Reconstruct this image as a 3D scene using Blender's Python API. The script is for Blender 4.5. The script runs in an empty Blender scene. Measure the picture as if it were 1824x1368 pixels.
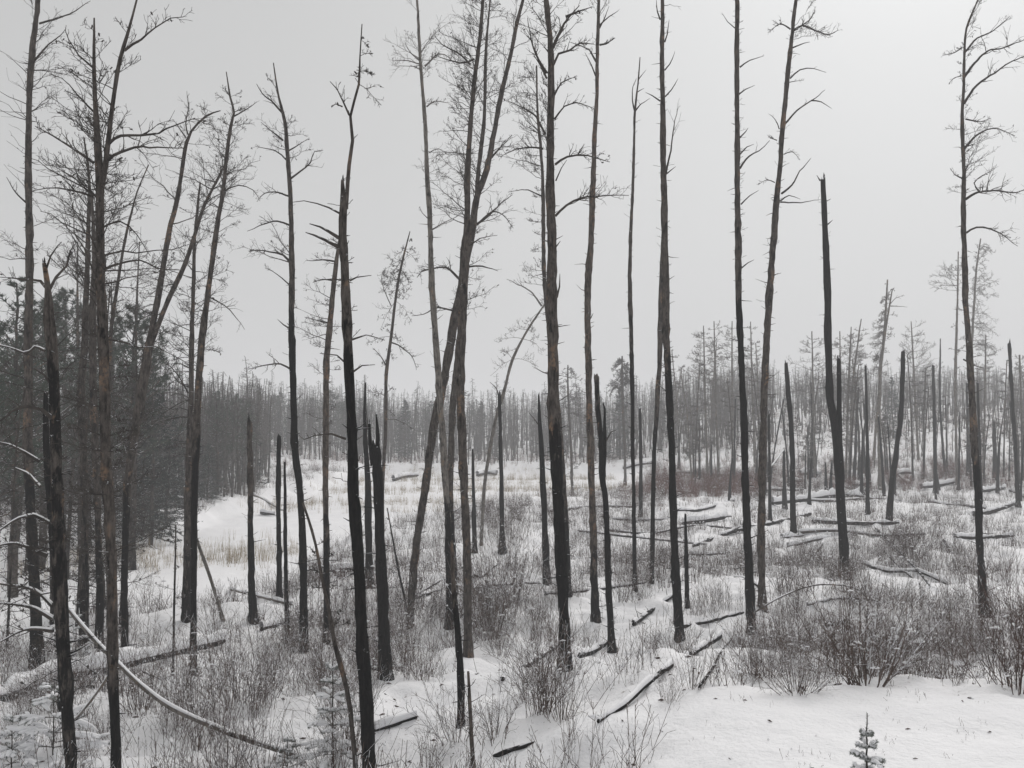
import bpy, math, random
import numpy as np
from mathutils import Vector

rng = np.random.default_rng(11)
random.seed(11)
S = bpy.context.scene
COL = S.collection

# ------------------------------------------------------------------ camera
F = 1790.0; CX, CY = 912.0, 684.0; HORIZON = 745.0
PITCH = math.atan((HORIZON - CY) / F)
EYE = np.array([0.0, 0.0, 6.0])
cam_d = bpy.data.cameras.new("camera")
cam_d.sensor_width = 36.0
cam_d.lens = 36.0 * F / 1824.0
cam_d.clip_start = 0.1
cam_d.clip_end = 5000
cam = bpy.data.objects.new("camera", cam_d)
cam.location = EYE
cam.rotation_euler = (math.pi / 2 + PITCH, 0, 0)
COL.objects.link(cam)
S.camera = cam

# ------------------------------------------------------------------ light
SUN_EL, SUN_AZ = math.radians(38), math.radians(25)
w = bpy.data.worlds.new("World"); S.world = w; w.use_nodes = True
nt = w.node_tree; nt.nodes.clear()
def wn(t): return nt.nodes.new(t)
out = wn('ShaderNodeOutputWorld'); bg = wn('ShaderNodeBackground')
sky = wn('ShaderNodeTexSky'); sky.sky_type = 'NISHITA'; sky.sun_disc = False
sky.sun_elevation = SUN_EL; sky.sun_rotation = SUN_AZ
sky.dust_density = 6.0
bw = wn('ShaderNodeRGBToBW'); nt.links.new(sky.outputs[0], bw.inputs[0])
tc = wn('ShaderNodeTexCoord'); sep = wn('ShaderNodeSeparateXYZ')
nt.links.new(tc.outputs['Generated'], sep.inputs[0])
mr = wn('ShaderNodeMapRange'); mr.inputs['From Min'].default_value = -0.55; mr.inputs['From Max'].default_value = 0.25
mr.inputs['To Min'].default_value = 4.75; mr.inputs['To Max'].default_value = 5.2
mr.interpolation_type = 'SMOOTHSTEP'
nt.links.new(sep.outputs[0], mr.inputs[0])
noi = wn('ShaderNodeTexNoise'); noi.inputs['Scale'].default_value = 1.6; noi.inputs['Detail'].default_value = 3
nt.links.new(tc.outputs['Generated'], noi.inputs[0])
m2 = wn('ShaderNodeMapRange'); m2.inputs['To Min'].default_value = 0.94; m2.inputs['To Max'].default_value = 1.06
nt.links.new(noi.outputs[0], m2.inputs[0])
mu = wn('ShaderNodeMath'); mu.operation = 'MULTIPLY'
mz = wn('ShaderNodeMapRange'); mz.inputs['From Min'].default_value = -0.02; mz.inputs['From Max'].default_value = 0.38
mz.inputs['To Min'].default_value = 1.12; mz.inputs['To Max'].default_value = 1.0
nt.links.new(sep.outputs[2], mz.inputs[0])
m3 = wn('ShaderNodeMath'); m3.operation = 'MULTIPLY'; nt.links.new(mr.outputs[0], m3.inputs[0]); nt.links.new(mz.outputs[0], m3.inputs[1])
nt.links.new(m3.outputs[0], mu.inputs[0]); nt.links.new(m2.outputs[0], mu.inputs[1])
mx = wn('ShaderNodeMix'); mx.data_type = 'FLOAT'; mx.inputs[0].default_value = 0.90   # cloud cover over the clear sky
nt.links.new(bw.outputs[0], mx.inputs[2]); nt.links.new(mu.outputs[0], mx.inputs[3])
tint = wn('ShaderNodeVectorMath'); tint.operation = 'SCALE'
tint.inputs[0].default_value = (0.995, 1.0, 1.0)
nt.links.new(mx.outputs[0], tint.inputs[3])
nt.links.new(tint.outputs[0], bg.inputs[0])
bg.inputs[1].default_value = 0.1
nt.links.new(bg.outputs[0], out.inputs[0])

sd = bpy.data.lights.new("sun", 'SUN'); sd.energy = 1.75; sd.angle = math.radians(45); sd.color = (1.0, 0.96, 0.92)
sun = bpy.data.objects.new("sun", sd); COL.objects.link(sun)
sdir = Vector((math.sin(SUN_AZ) * math.cos(SUN_EL), math.cos(SUN_AZ) * math.cos(SUN_EL), math.sin(SUN_EL)))
sun.rotation_euler = sdir.to_track_quat('Z', 'Y').to_euler()
S.view_settings.view_transform = 'Standard'
S.view_settings.look = 'None'
S.view_settings.exposure = 0.22
S.view_settings.gamma = 1.0
S.render.engine = 'CYCLES'
HAZE = 0.0023
S.cycles.max_bounces = 5; S.cycles.diffuse_bounces = 3; S.cycles.glossy_bounces = 1
S.cycles.transmission_bounces = 1; S.cycles.volume_bounces = 1; S.cycles.transparent_max_bounces = 4
S.cycles.caustics_reflective = False; S.cycles.caustics_refractive = False

# ------------------------------------------------------------------ materials
def mat(name):
    m = bpy.data.materials.new(name); m.use_nodes = True
    n = m.node_tree; b = n.nodes['Principled BSDF']
    b.inputs['Specular IOR Level'].default_value = 0.06
    b.inputs['Roughness'].default_value = 0.9
    return m, n, b
def noise(n, co, scale, detail=3, rough=0.55):
    t = n.nodes.new('ShaderNodeTexNoise'); t.inputs['Scale'].default_value = scale
    t.inputs['Detail'].default_value = detail; t.inputs['Roughness'].default_value = rough
    n.links.new(co, t.inputs['Vector']); return t.outputs[0]
def mapv(n, co, sc):
    t = n.nodes.new('ShaderNodeMapping'); t.inputs['Scale'].default_value = sc
    n.links.new(co, t.inputs[0]); return t.outputs[0]
def ramp(n, fac, stops):
    r = n.nodes.new('ShaderNodeValToRGB'); n.links.new(fac, r.inputs[0])
    e = r.color_ramp.elements
    while len(e) < len(stops): e.new(0.5)
    for k, (p, c) in enumerate(stops):
        e[k].position = p; e[k].color = (c[0], c[1], c[2], 1) if not isinstance(c, (int, float)) else (c, c, c, 1)
    return r.outputs[0]
def mixc(n, f, a, b):
    t = n.nodes.new('ShaderNodeMix'); t.data_type = 'RGBA'
    for i, v in ((0, f), (6, a), (7, b)):
        if isinstance(v, (int, float)): t.inputs[i].default_value = v
        elif isinstance(v, tuple): t.inputs[i].default_value = (*v, 1)
        else: n.links.new(v, t.inputs[i])
    return t.outputs[2]
def math_(n, op, a, b=None):
    t = n.nodes.new('ShaderNodeMath'); t.operation = op
    for i, v in ((0, a), (1, b)):
        if v is None: continue
        if isinstance(v, (int, float)): t.inputs[i].default_value = v
        else: n.links.new(v, t.inputs[i])
    return t.outputs[0]
def ocoord(n): return n.nodes.new('ShaderNodeTexCoord').outputs['Object']
def bump(n, b, h, strength, dist):
    t = n.nodes.new('ShaderNodeBump'); t.inputs['Strength'].default_value = strength; t.inputs['Distance'].default_value = dist
    n.links.new(h, t.inputs['Height']); n.links.new(t.outputs[0], b.inputs['Normal'])
def normal_z(n):
    g = n.nodes.new('ShaderNodeNewGeometry'); s = n.nodes.new('ShaderNodeSeparateXYZ')
    n.links.new(g.outputs['Normal'], s.inputs[0]); return s.outputs[2], g
SNOWC = (0.80, 0.81, 0.84)

def bark(name, brown_a, brown_b, ochre, ochre_amt):
    m, n, b = mat(name); co = ocoord(n)
    vert = mapv(n, co, (1, 1, 0.22))
    fine = noise(n, vert, 26, 5, 0.7)
    big = noise(n, mapv(n, co, (1, 1, 0.45)), 3.2, 4, 0.6)
    mid = noise(n, mapv(n, co, (1, 1, 0.5)), 9, 4, 0.75)
    base = ramp(n, math_(n, 'ADD', math_(n, 'MULTIPLY', fine, 0.5), math_(n, 'MULTIPLY', mid, 0.5)), [(0.40, brown_a), (0.60, brown_b)])
    om = ramp(n, big, [(0.60 - ochre_amt, 0.0), (0.68 - ochre_amt, 1.0)])
    om = math_(n, 'MULTIPLY', om, ramp(n, noise(n, co, 14, 3), [(0.42, 0.0), (0.6, 0.8)]))
    base = mixc(n, om, base, ochre)
    coal = ramp(n, fine, [(0.45, (0.0035, 0.0035, 0.0038)), (0.75, (0.022, 0.019, 0.018))])
    at = n.nodes.new('ShaderNodeAttribute'); at.attribute_name = 'char'
    jig = noise(n, mapv(n, co, (1.4, 1.4, 0.5)), 4.0, 4, 0.7)
    cm = math_(n, 'ADD', at.outputs['Fac'], math_(n, 'MULTIPLY', math_(n, 'SUBTRACT', jig, 0.5), 1.9))
    cm = ramp(n, cm, [(0.42, 0.0), (0.58, 1.0)])
    c = mixc(n, cm, base, coal)
    fl = ramp(n, noise(n, co, 9, 4, 0.75), [(0.69, 0.0), (0.72, 1.0)])
    c = mixc(n, fl, c, (0.62, 0.63, 0.66))
    nz, _ = normal_z(n)
    sn = ramp(n, nz, [(0.62, 0.0), (0.8, 1.0)])
    c = mixc(n, math_(n, 'MULTIPLY', sn, ramp(n, noise(n, co, 5, 2), [(0.5, 0.0), (0.58, 1.0)])), c, SNOWC)
    n.links.new(c, b.inputs['Base Color'])
    bump(n, b, math_(n, 'ADD', fine, noise(n, vert, 70, 3)), 0.9, 0.02)
    return m
M = {}
M['brown'] = bark('brown_bark', (0.017, 0.0145, 0.013), (0.118, 0.101, 0.090), (0.24, 0.155, 0.10), 0.03)
M['pale'] = bark('weathered_grey_wood', (0.055, 0.050, 0.046), (0.25, 0.228, 0.205), (0.25, 0.18, 0.12), 0.02)
M['red'] = bark('reddish_bark', (0.024, 0.020, 0.0175), (0.150, 0.124, 0.106), (0.25, 0.15, 0.095), 0.06)

def twig(name, a, bcol, snow_lo, snow_hi, nzlo=0.35):
    m, n, b = mat(name); co = ocoord(n)
    c = ramp(n, noise(n, co, 6, 2), [(0.35, a), (0.65, bcol)])
    if snow_hi:
        nz, _ = normal_z(n)
        f = math_(n, 'MULTIPLY', ramp(n, nz, [(nzlo, 0.0), (nzlo + 0.2, 1.0)]),
                  ramp(n, noise(n, co, 11, 3), [(snow_lo, 0.0), (snow_hi, 1.0)]))
        c = mixc(n, f, c, SNOWC)
    n.links.new(c, b.inputs['Base Color']); return m
M['twig'] = twig('dead_twig_bark', (0.030, 0.026, 0.024), (0.072, 0.062, 0.055), 0.60, 0.70)
M['twig_pale'] = twig('pale_twig_bark', (0.10, 0.092, 0.088), (0.19, 0.175, 0.165), 0.60, 0.70)
M['brush'] = twig('shrub_bark', (0.046, 0.032, 0.027), (0.135, 0.100, 0.084), 0.44, 0.52, 0.12)
M['brush_dark'] = twig('dark_shrub_bark', (0.034, 0.021, 0.018), (0.095, 0.058, 0.048), 0.52, 0.60, 0.25)
M['brush_red'] = twig('red_shrub_bark', (0.085, 0.034, 0.027), (0.18, 0.082, 0.064), 0.62, 0.7, 0.4)
M['reed'] = twig('dry_reed', (0.20, 0.16, 0.105), (0.42, 0.34, 0.23), 0.6, 0.68, 0.5)
M['far'] = twig('far_tree_bark', (0.042, 0.038, 0.036), (0.13, 0.119, 0.112), 0.60, 0.66, 0.3)
M['needle'] = twig('pine_needles', (0.038, 0.055, 0.044), (0.085, 0.105, 0.080), 0.60, 0.66, 0.35)
M['seedling'] = twig('frosted_needles', (0.10, 0.12, 0.10), (0.20, 0.22, 0.19), 0.45, 0.55, 0.1)
M['spruce'] = twig('spruce_needles', (0.012, 0.022, 0.020), (0.034, 0.046, 0.038), 0.58, 0.64, 0.35)

m, n, b = mat('snow_cap'); co = ocoord(n)
n.links.new(ramp(n, noise(n, co, 5, 3), [(0.3, (0.80, 0.80, 0.825)), (0.7, (0.88, 0.885, 0.90))]), b.inputs['Base Color'])
b.inputs['Roughness'].default_value = 0.6
bump(n, b, noise(n, co, 18, 4), 0.4, 0.03)
M['snow'] = m

m, n, b = mat('snow_ground'); co = ocoord(n)
c = ramp(n, noise(n, co, 0.7, 4), [(0.3, (0.80, 0.80, 0.82)), (0.7, (0.88, 0.88, 0.895))])
at = n.nodes.new('ShaderNodeAttribute'); at.attribute_name = 'litter'
sp = ramp(n, noise(n, co, 7.5, 5, 0.8), [(0.60, 0.0), (0.68, 1.0)])
c = mixc(n, math_(n, 'MULTIPLY', sp, at.outputs['Fac']), c, (0.20, 0.17, 0.155))
n.links.new(c, b.inputs['Base Color']); b.inputs['Roughness'].default_value = 0.65
bump(n, b, math_(n, 'ADD', noise(n, co, 2.2, 5, 0.6), math_(n, 'MULTIPLY', noise(n, co, 16, 3), 0.25)), 0.55, 0.12)
M['ground'] = m

# ------------------------------------------------------------------ terrain
def _h(ix, iy):
    v = np.sin(ix * 127.1 + iy * 311.7) * 43758.5453
    return v - np.floor(v)
def vn(x, y):
    x = np.asarray(x, float); y = np.asarray(y, float)
    ix, iy = np.floor(x), np.floor(y); fx, fy = x - ix, y - iy
    fx = fx * fx * (3 - 2 * fx); fy = fy * fy * (3 - 2 * fy)
    a = _h(ix, iy) * (1 - fx) + _h(ix + 1, iy) * fx
    c = _h(ix, iy + 1) * (1 - fx) + _h(ix + 1, iy + 1) * fx
    return a * (1 - fy) + c * fy
def sm(a, b, x):
    t = np.clip((x - a) / (b - a), 0, 1); return t * t * (3 - 2 * t)
YK = [24, 29, 36, 42, 48, 52, 61, 70, 79, 100, 120]
XR = [-19, -7.0, -7.2, -8.2, -6.6, -3.4, -0.6, 4.6, 10, 14, 18]
YL = [24, 40, 46, 52, 60, 74, 90, 120]
XL = [-30, -25, -21.5, -19.5, -18, -17.5, -17, -16]
def swamp(x, y):
    wob = (vn(x * .35, y * .35) - .5) * 2.4
    xr = np.interp(y, YK, XR) + wob; xl = np.interp(y, YL, XL) - wob
    return sm(-.8, 1.2, xr - x) * sm(0, 2.0, x - xl) * sm(112, 107, y) * sm(25, 28, y + wob * .5)
def emb_side(x): return 0.22 + 0.78 * sm(-2.5, 3.0, x)
def bareness(x, y):      # smooth wind-packed bank in the foreground
    return sm(13.6, 12.4, y + (vn(x * .5 + 9, 3) - .5) * 1.6) * sm(0.9, 2.2, x)
def hgt(x, y):
    x = np.asarray(x, float); y = np.asarray(y, float)
    s = swamp(x, y)
    low = 0.50 + 0.45 * vn(x * .13 + 5, y * .13) + 0.25 * vn(x * .4, y * .4 + 7)
    bu = 0.30 * (vn(x * .8 + 3, y * .8) - .5) + 0.20 * (vn(x * 2.1, y * 2.1 + 4) - .5) + 0.11 * (vn(x * 4.3, y * 4.3) - .5)
    bu = bu * (1 - .85 * s) * (1 - .8 * bareness(x, y))
    e = 1.75 * sm(24, 11, y) * emb_side(x)
    hill = 5.6 * sm(68, 155, y) * sm(8, 42, x) + 2.6 * sm(116, 220, y) + 0.9 * sm(60, 100, y) * sm(-17, -30, x)
    return (1 - s) * low + bu + e + hill
def ground_z(x, y): return float(hgt(np.array([x]), np.array([y]))[0])

cp, sp_ = math.cos(PITCH), math.sin(PITCH)
def ray(px, py):
    a = (px - CX) / F; b_ = (CY - py) / F
    return np.array([a, cp - b_ * sp_, sp_ + b_ * cp])
def pt(px, py, Y):
    d = ray(px, py); return EYE + d * (Y / d[1])
def hit(px, py):
    d = ray(px, py); Ys = np.concatenate([np.arange(7, 40, .04), np.arange(40, 260, .2)])
    P = EYE[None] + d[None] * (Ys / d[1])[:, None]
    below = P[:, 2] <= hgt(P[:, 0], P[:, 1])
    if not below.any(): return P[-1]
    return P[np.argmax(below)]

# ------------------------------------------------------------------ mesh building
class MB:
    def __init__(s): s.V = []; s.Fq = []; s.A = []; s.n = 0; s.MI = []
    def add(s, V, Fa, char=0.0, mi=0):
        V = np.asarray(V, float).reshape(-1, 3)
        s.V.append(V); s.Fq.append(np.asarray(Fa, np.int64) + s.n)
        s.A.append(np.full(len(V), char) if np.isscalar(char) else np.asarray(char).ravel())
        s.MI.append(np.full(len(Fa), mi, np.int32)); s.n += len(V)
    def tubes(s, P, R, sides=3, char=0.0, mi=0):
        P = np.asarray(P, float); R = np.asarray(R, float)
        if P.ndim == 2: P = P[None]; R = R[None]
        if len(P) == 0: return
        Mn, N, _ = P.shape
        T = np.gradient(P, axis=1); T /= np.linalg.norm(T, axis=2, keepdims=True) + 1e-9
        mean = T.mean(1); ref = np.where(np.abs(mean[:, 2:3]) > .75, np.array([[1., .13, 0]]), np.array([[0, 0, 1.]]))
        U = np.cross(T, ref[:, None, :]); U /= np.linalg.norm(U, axis=2, keepdims=True) + 1e-9
        W = np.cross(T, U)
        a = np.arange(sides) * 2 * math.pi / sides
        ring = U[:, :, None] * np.cos(a)[None, None, :, None] + W[:, :, None] * np.sin(a)[None, None, :, None]
        V = P[:, :, None] + ring * (R[:, :, None, None] if R.ndim == 2 else R[..., None])
        base = (np.arange(Mn) * N * sides)[:, None, None]
        i = (np.arange(N - 1) * sides)[None, :, None]; j = np.arange(sides)[None, None, :]; j2 = (j + 1) % sides
        Fq = np.stack([base + i + j, base + i + j2, base + i + sides + j2, base + i + sides + j], -1).reshape(-1, 4)
        if not np.isscalar(char):
            char = np.repeat(np.broadcast_to(np.asarray(char), (Mn, N))[..., None], sides, -1).ravel()
        s.add(V, Fq, char, mi)
    def build(s, name, mats, parent=None, origin=(0, 0, 0), smooth=False, attr='char'):
        V = np.concatenate(s.V) - np.asarray(origin)[None]; Fq = np.concatenate(s.Fq)
        me = bpy.data.meshes.new(name)
        me.vertices.add(len(V)); me.vertices.foreach_set('co', V.astype(np.float32).ravel())
        tri = Fq[:, 3] == Fq[:, 2]
        cnt = np.where(tri, 3, 4); loops = Fq.ravel()[np.stack([np.ones_like(tri)] * 3 + [~tri], 1).ravel()]
        me.loops.add(len(loops)); me.loops.foreach_set('vertex_index', loops.astype(np.int32))
        me.polygons.add(len(Fq))
        st = np.concatenate([[0], np.cumsum(cnt)[:-1]])
        me.polygons.foreach_set('loop_start', st.astype(np.int32))
        me.update(calc_edges=True)
        me.polygons.foreach_set('material_index', np.concatenate(s.MI))
        me.polygons.foreach_set('use_smooth', np.full(len(Fq), smooth))
        at = me.attributes.new(attr, 'FLOAT', 'POINT'); at.data.foreach_set('value', np.concatenate(s.A).astype(np.float32))
        for m_ in (mats if isinstance(mats, (list, tuple)) else [mats]): me.materials.append(m_)
        o = bpy.data.objects.new(name, me); COL.objects.link(o)
        if parent is not None: o.parent = parent
        else: o.location = origin
        return o
def tag(o, label, cat, group=None, kind=None):
    if label: o['label'] = label
    if cat: o['category'] = cat
    if group: o['group'] = group
    if kind: o['kind'] = kind
    return o
def root(name, loc):
    o = bpy.data.objects.new(name, None); o.empty_display_size = .3; o.location = loc; COL.objects.link(o); return o
def unit(v): return v / (np.linalg.norm(v, axis=-1, keepdims=True) + 1e-9)

# ground sheet
def axis(parts): return np.unique(np.concatenate(parts))
xs = axis([np.arange(-26, 26, .17), np.arange(-60, 60, .7), -60 - np.cumsum(np.linspace(1, 30, 50)), 60 + np.cumsum(np.linspace(1, 30, 50))])
ys = axis([np.arange(8, 36, .15), np.arange(36, 62, .3), np.arange(62, 170, 1.0), np.arange(-30, 8, 1.5), 170 + np.cumsum(np.linspace(1.5, 34, 60))])
X, Y = np.meshgrid(xs, ys); Z = hgt(X, Y)
nx, ny = len(xs), len(ys)
lit = (1 - swamp(X, Y)) * (1 - bareness(X, Y)) * sm(9, 14, Y)
i = np.arange(ny - 1)[:, None] * nx; j = np.arange(nx - 1)[None]
g = MB(); g.add(np.stack([X, Y, Z], -1), np.stack([i + j, i + j + 1, i + nx + j + 1, i + nx + j], -1).reshape(-1, 4), lit.ravel())
go = g.build('snow_ground', M['ground'], smooth=True, attr='litter'); go['kind'] = 'structure'

# ------------------------------------------------------------------ growth of branches and twigs
STY = {  # elevation, spread, bend, children, grandchildren
    'full': (.50, .28, .06, 7, 2), 'up': (.85, .22, .03, 6, 2), 'droop': (.25, .3, -.40, 7, 3), 'flat': (.12, .2, .10, 7, 3),
    'stub': (.25, .5, 0, 0, 0), 'bare': (.55, .3, .10, 1, 0), 'hang': (-.1, .3, -.55, 8, 4)}
def perp(T, n):
    r = rng.normal(size=(n, 3)); r -= (r * T).sum(1, keepdims=True) * T; return unit(r)
def sticks(S0, D, L, R0, N, bend, wig=.06):
    m_ = len(S0); t = np.linspace(0, 1, N)[None, :, None]
    up = np.zeros((m_, 3)); up[:, 2] = bend
    side = perp(D, m_) * (rng.normal(size=(m_, 1)) * .12)
    P = S0[:, None] + L[:, None, None] * (D[:, None] * t + (up + side)[:, None] * t * t)
    P[:, 1:] += rng.normal(size=(m_, N - 1, 3)) * (L[:, None, None] * wig * .75) * t[:, 1:] ** .5
    R = R0[:, None] * (1 - .80 * t[..., 0]); return P, R
def interp(P, t):
    N = P.shape[1]; k = np.clip((t * (N - 1)).astype(int), 0, N - 2); f = (t * (N - 1) - k)[:, None]
    i_ = np.arange(len(P)); a, b_ = P[i_, k], P[i_, k + 1]; return a * (1 - f) + b_ * f, unit(b_ - a)
def sprout(mb, P, R, k1, k2, rmin, sides=3, mi=0, upb=.25, cones=0.0, ratio=.42):
    if k1 <= 0 or len(P) == 0: return
    L0 = np.linalg.norm(P[:, -1] - P[:, 0], axis=1)
    Pr = np.repeat(P, k1, 0); Lr = np.repeat(L0, k1); Rr = np.repeat(R[:, 0], k1)
    t = rng.uniform(.22, 1.0, len(Pr)); st, T = interp(Pr, t)
    D = unit(T * .75 + perp(T, len(Pr)) * rng.uniform(.5, 1.0, (len(Pr), 1)) + np.array([0, 0, upb]))
    L = Lr * ratio * rng.uniform(.4, 1.2, len(Pr)) * (1.25 - .75 * t)
    P1, R1 = sticks(st, D, L, np.maximum(Rr * (1 - .75 * t) * .55, rmin), 4, rng.normal(.03, .12))
    mb.tubes(P1, np.maximum(R1, rmin * .7), sides, 0, mi)
    if k2 > 0:
        Pr = np.repeat(P1, k2, 0); Lr = np.repeat(L, k2); Rr = np.repeat(R1[:, 0], k2)
        t = rng.uniform(.15, 1.0, len(Pr)); st, T = interp(Pr, t)
        D = unit(T * .7 + perp(T, len(Pr)) * .9 + np.array([0, 0, upb]))
        L = Lr * .5 * rng.uniform(.4, 1.2, len(Pr))
        P2, R2 = sticks(st, D, L, np.maximum(Rr * .5, rmin * .8), 3, .02)
        mb.tubes(P2, np.maximum(R2, rmin * .6), sides, 0, mi)
        if cones > 0:
            sel = rng.random(len(P2)) < cones; e = P2[sel][:, 1]
            if len(e):
                d = unit(rng.normal(size=e.shape)) * .025
                mb.tubes(np.stack([e - d, e, e + d], 1), np.tile([[.006, rmin * 2.2 + .003, .004]], (len(e), 1)), 4, 0, mi)
def smoothline(P, step):
    """Catmull-Rom through P (n,k)"""
    P = np.asarray(P, float); n_ = len(P)
    if n_ == 2:
        m_ = max(2, int(np.linalg.norm(P[1, :3] - P[0, :3]) / step)); t = np.linspace(0, 1, m_)[:, None]
        return P[0] * (1 - t) + P[1] * t
    E = np.concatenate([[2 * P[0] - P[1]], P, [2 * P[-1] - P[-2]]]); out_ = []
    for k in range(n_ - 1):
        p0, p1, p2, p3 = E[k:k + 4]
        m_ = max(1, int(np.linalg.norm(p2[:3] - p1[:3]) / step)); t = (np.arange(m_) / m_)[:, None]
        out_.append(.5 * ((2 * p1) + (-p0 + p2) * t + (2 * p0 - 5 * p1 + 4 * p2 - p3) * t * t + (-p0 + 3 * p1 - 3 * p2 + p3) * t ** 3))
    out_.append(P[-1:]); return np.concatenate(out_)

def trunk_mesh(mb, Q, sides, top, char, flare=True):
    """Q rows x,y,z,r; top: 'spire', 'broken'"""
    P = Q[:, :3].copy(); R = Q[:, 3].copy(); n_ = len(P)
    hh = np.cumsum(np.concatenate([[0], np.linalg.norm(np.diff(P, axis=0), axis=1)]))
    if flare: R = R * (1 + .42 * np.exp(-np.maximum(hh - .3, 0) / (1.8 * R[0] + .04)))
    s_ = np.cumsum(rng.normal(size=n_) * .004); R = R * (1 + .06 * np.sin(hh * 3 + rng.random() * 6) + .05 * rng.normal(size=n_) * .5)
    wob = (np.convolve(rng.normal(size=n_ + 6), np.ones(7) / 7, 'valid') * .10) * R.max() * np.clip(hh / 1.5, 0, 1)
    P[:, 0] += wob
    RR = np.repeat(R[:, None], sides, 1) * (1 + .085 * rng.normal(size=(n_, sides)))
    a = np.arange(sides) * 2 * math.pi / sides
    lump = 1 + .07 * np.sin(a[None] * 2 + hh[:, None] * .6) + .04 * np.sin(a[None] * 3 - hh[:, None] * 1.1)
    RR = RR * lump
    if top == 'broken':
        e = P[-1] - P[-2]; e = e / np.linalg.norm(e)
        P = np.concatenate([P, [P[-1] + e * R[-1] * .5]]); RR = np.concatenate([RR, RR[-1:] * .8]); char = np.concatenate([char, char[-1:]])
    T0 = mb.n
    mb.tubes(P[None], RR[None], sides, char[None])
    if top == 'broken':   # splintered end: a jagged rim and a few spikes standing on it
        V = mb.V[-1]; rim = V[-sides:]
        V[-sides:] += e[None] * rng.uniform(-1.2, 1.6, (sides, 1)) * R[-1] * rng.choice([.4, 1.3], (sides, 1))
        c0 = P[-1] - e * R[-1] * .6
        k0 = len(V) - sides; capF = [[k0 + q, k0 + (q + 1) % sides, k0 + sides, k0 + sides] for q in range(sides)]
        V2 = np.concatenate([V, [c0]]); mb.V[-1] = V2; mb.A[-1] = np.concatenate([mb.A[-1], [1.0]])
        mb.Fq[-1] = np.concatenate([mb.Fq[-1], np.array(capF) + T0]); mb.MI[-1] = np.concatenate([mb.MI[-1], np.zeros(sides, np.int32)]); mb.n += 1
        for _ in range(rng.integers(0, 4)):
            o_ = perp(e[None], 1)[0] * R[-1] * .6
            hs = R[-1] * rng.uniform(1.5, 4.2)
            mb.tubes(np.array([[c0 + o_, c0 + o_ + e * hs * .5, c0 + o_ * 1.2 + e * hs]]), np.array([[R[-1] * .4, R[-1] * .3, R[-1] * .06]]), 4, 1.0)
    return P, R

def crown_on(mb, Q, Ydep, specs, yof, mi=0, cones=0.0, rscale=1.0):
    m_per_px = Ydep / F
    rmin = max(.0036, Ydep * .00015)
    for (y1, y0, n_, Lpx, st, side) in specs:
        el, sp2, bend, k1, k2 = STY[st]
        if st != 'stub': n_ = int(n_ * 1.4); Lpx = Lpx * 1.25
        k1 = int(k1 * 1.3)
        k = np.where((yof >= min(y0, y1)) & (yof <= max(y0, y1)))[0]
        if len(k) == 0: k = np.array([len(yof) - 2])
        idx = rng.choice(k, n_)
        S0 = Q[idx, :3]; tr = Q[idx, 3]
        hi = (yof[idx] - min(y0, y1)) / (abs(y1 - y0) + 1e-6)      # 0 at the top of the range
        az = rng.uniform(0, 2 * math.pi, n_)
        if side: az = (0 if side > 0 else math.pi) + rng.normal(0, .75, n_)
        e = el + rng.normal(0, sp2, n_)
        D = np.stack([np.cos(az) * np.cos(e), np.sin(az) * np.cos(e), np.sin(e)], 1)
        L = Lpx * m_per_px * rng.uniform(.45, 1.15, n_)
        if st != 'stub': L = L * (.45 + .55 * np.clip(hi * 2.0, 0, 1))
        r0 = np.minimum(np.maximum(L * .012, rmin * 1.3), tr * .6) * rscale
        S0 = S0 + D * np.minimum(tr * .6, .1)[:, None]
        P, R = sticks(S0, D, L, r0, 6 if k1 else 3, bend + rng.normal() * .05, .035)
        mb.tubes(P, np.maximum(R, rmin), 4 if Ydep < 25 else 3, 0, mi)
        sprout(mb, P, R, k1, k2, rmin, 3, mi, cones=cones)

def hand_branch(mb, pix, w0, Y, dY, k1, k2, mi=0, char=0.0):
    n_ = len(pix); m_ = Y / F; rmin = max(.0042, Y * .00017)
    P = np.array([[*pt(x, y, Y + dY * q / max(1, n_ - 1)), 0] for q, (x, y) in enumerate(pix)])
    P = smoothline(P, .12)[:, :3]; t = np.linspace(0, 1, len(P)); Lb = np.linalg.norm(P[-1] - P[0])
    wg = rng.normal(size=(len(P) + 4, 3)); wg = np.stack([np.convolve(wg[:, c_], np.ones(5) / 5, 'valid') for c_ in range(3)], 1)
    P = P + wg * np.sqrt(t)[:, None] * min(.06, .03 * Lb + .008)
    R = np.maximum(w0 * .5 * m_ * (1 - .78 * t), rmin)
    mb.tubes(P[None], R[None], 6, char, mi)
    k1 = int(k1 * 1.7)
    if k1: sprout(mb, resample(P, 7)[None], np.array([[w0 * .5 * m_] * 7]), k1, k2, rmin, 3, mi, cones=.05, ratio=.30)
    return P, R
def resample(P, n_):
    t = np.linspace(0, len(P) - 1, n_); k = np.clip(t.astype(int), 0, len(P) - 2); f = (t - k)[:, None]
    return P[k] * (1 - f) + P[k + 1] * f
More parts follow.
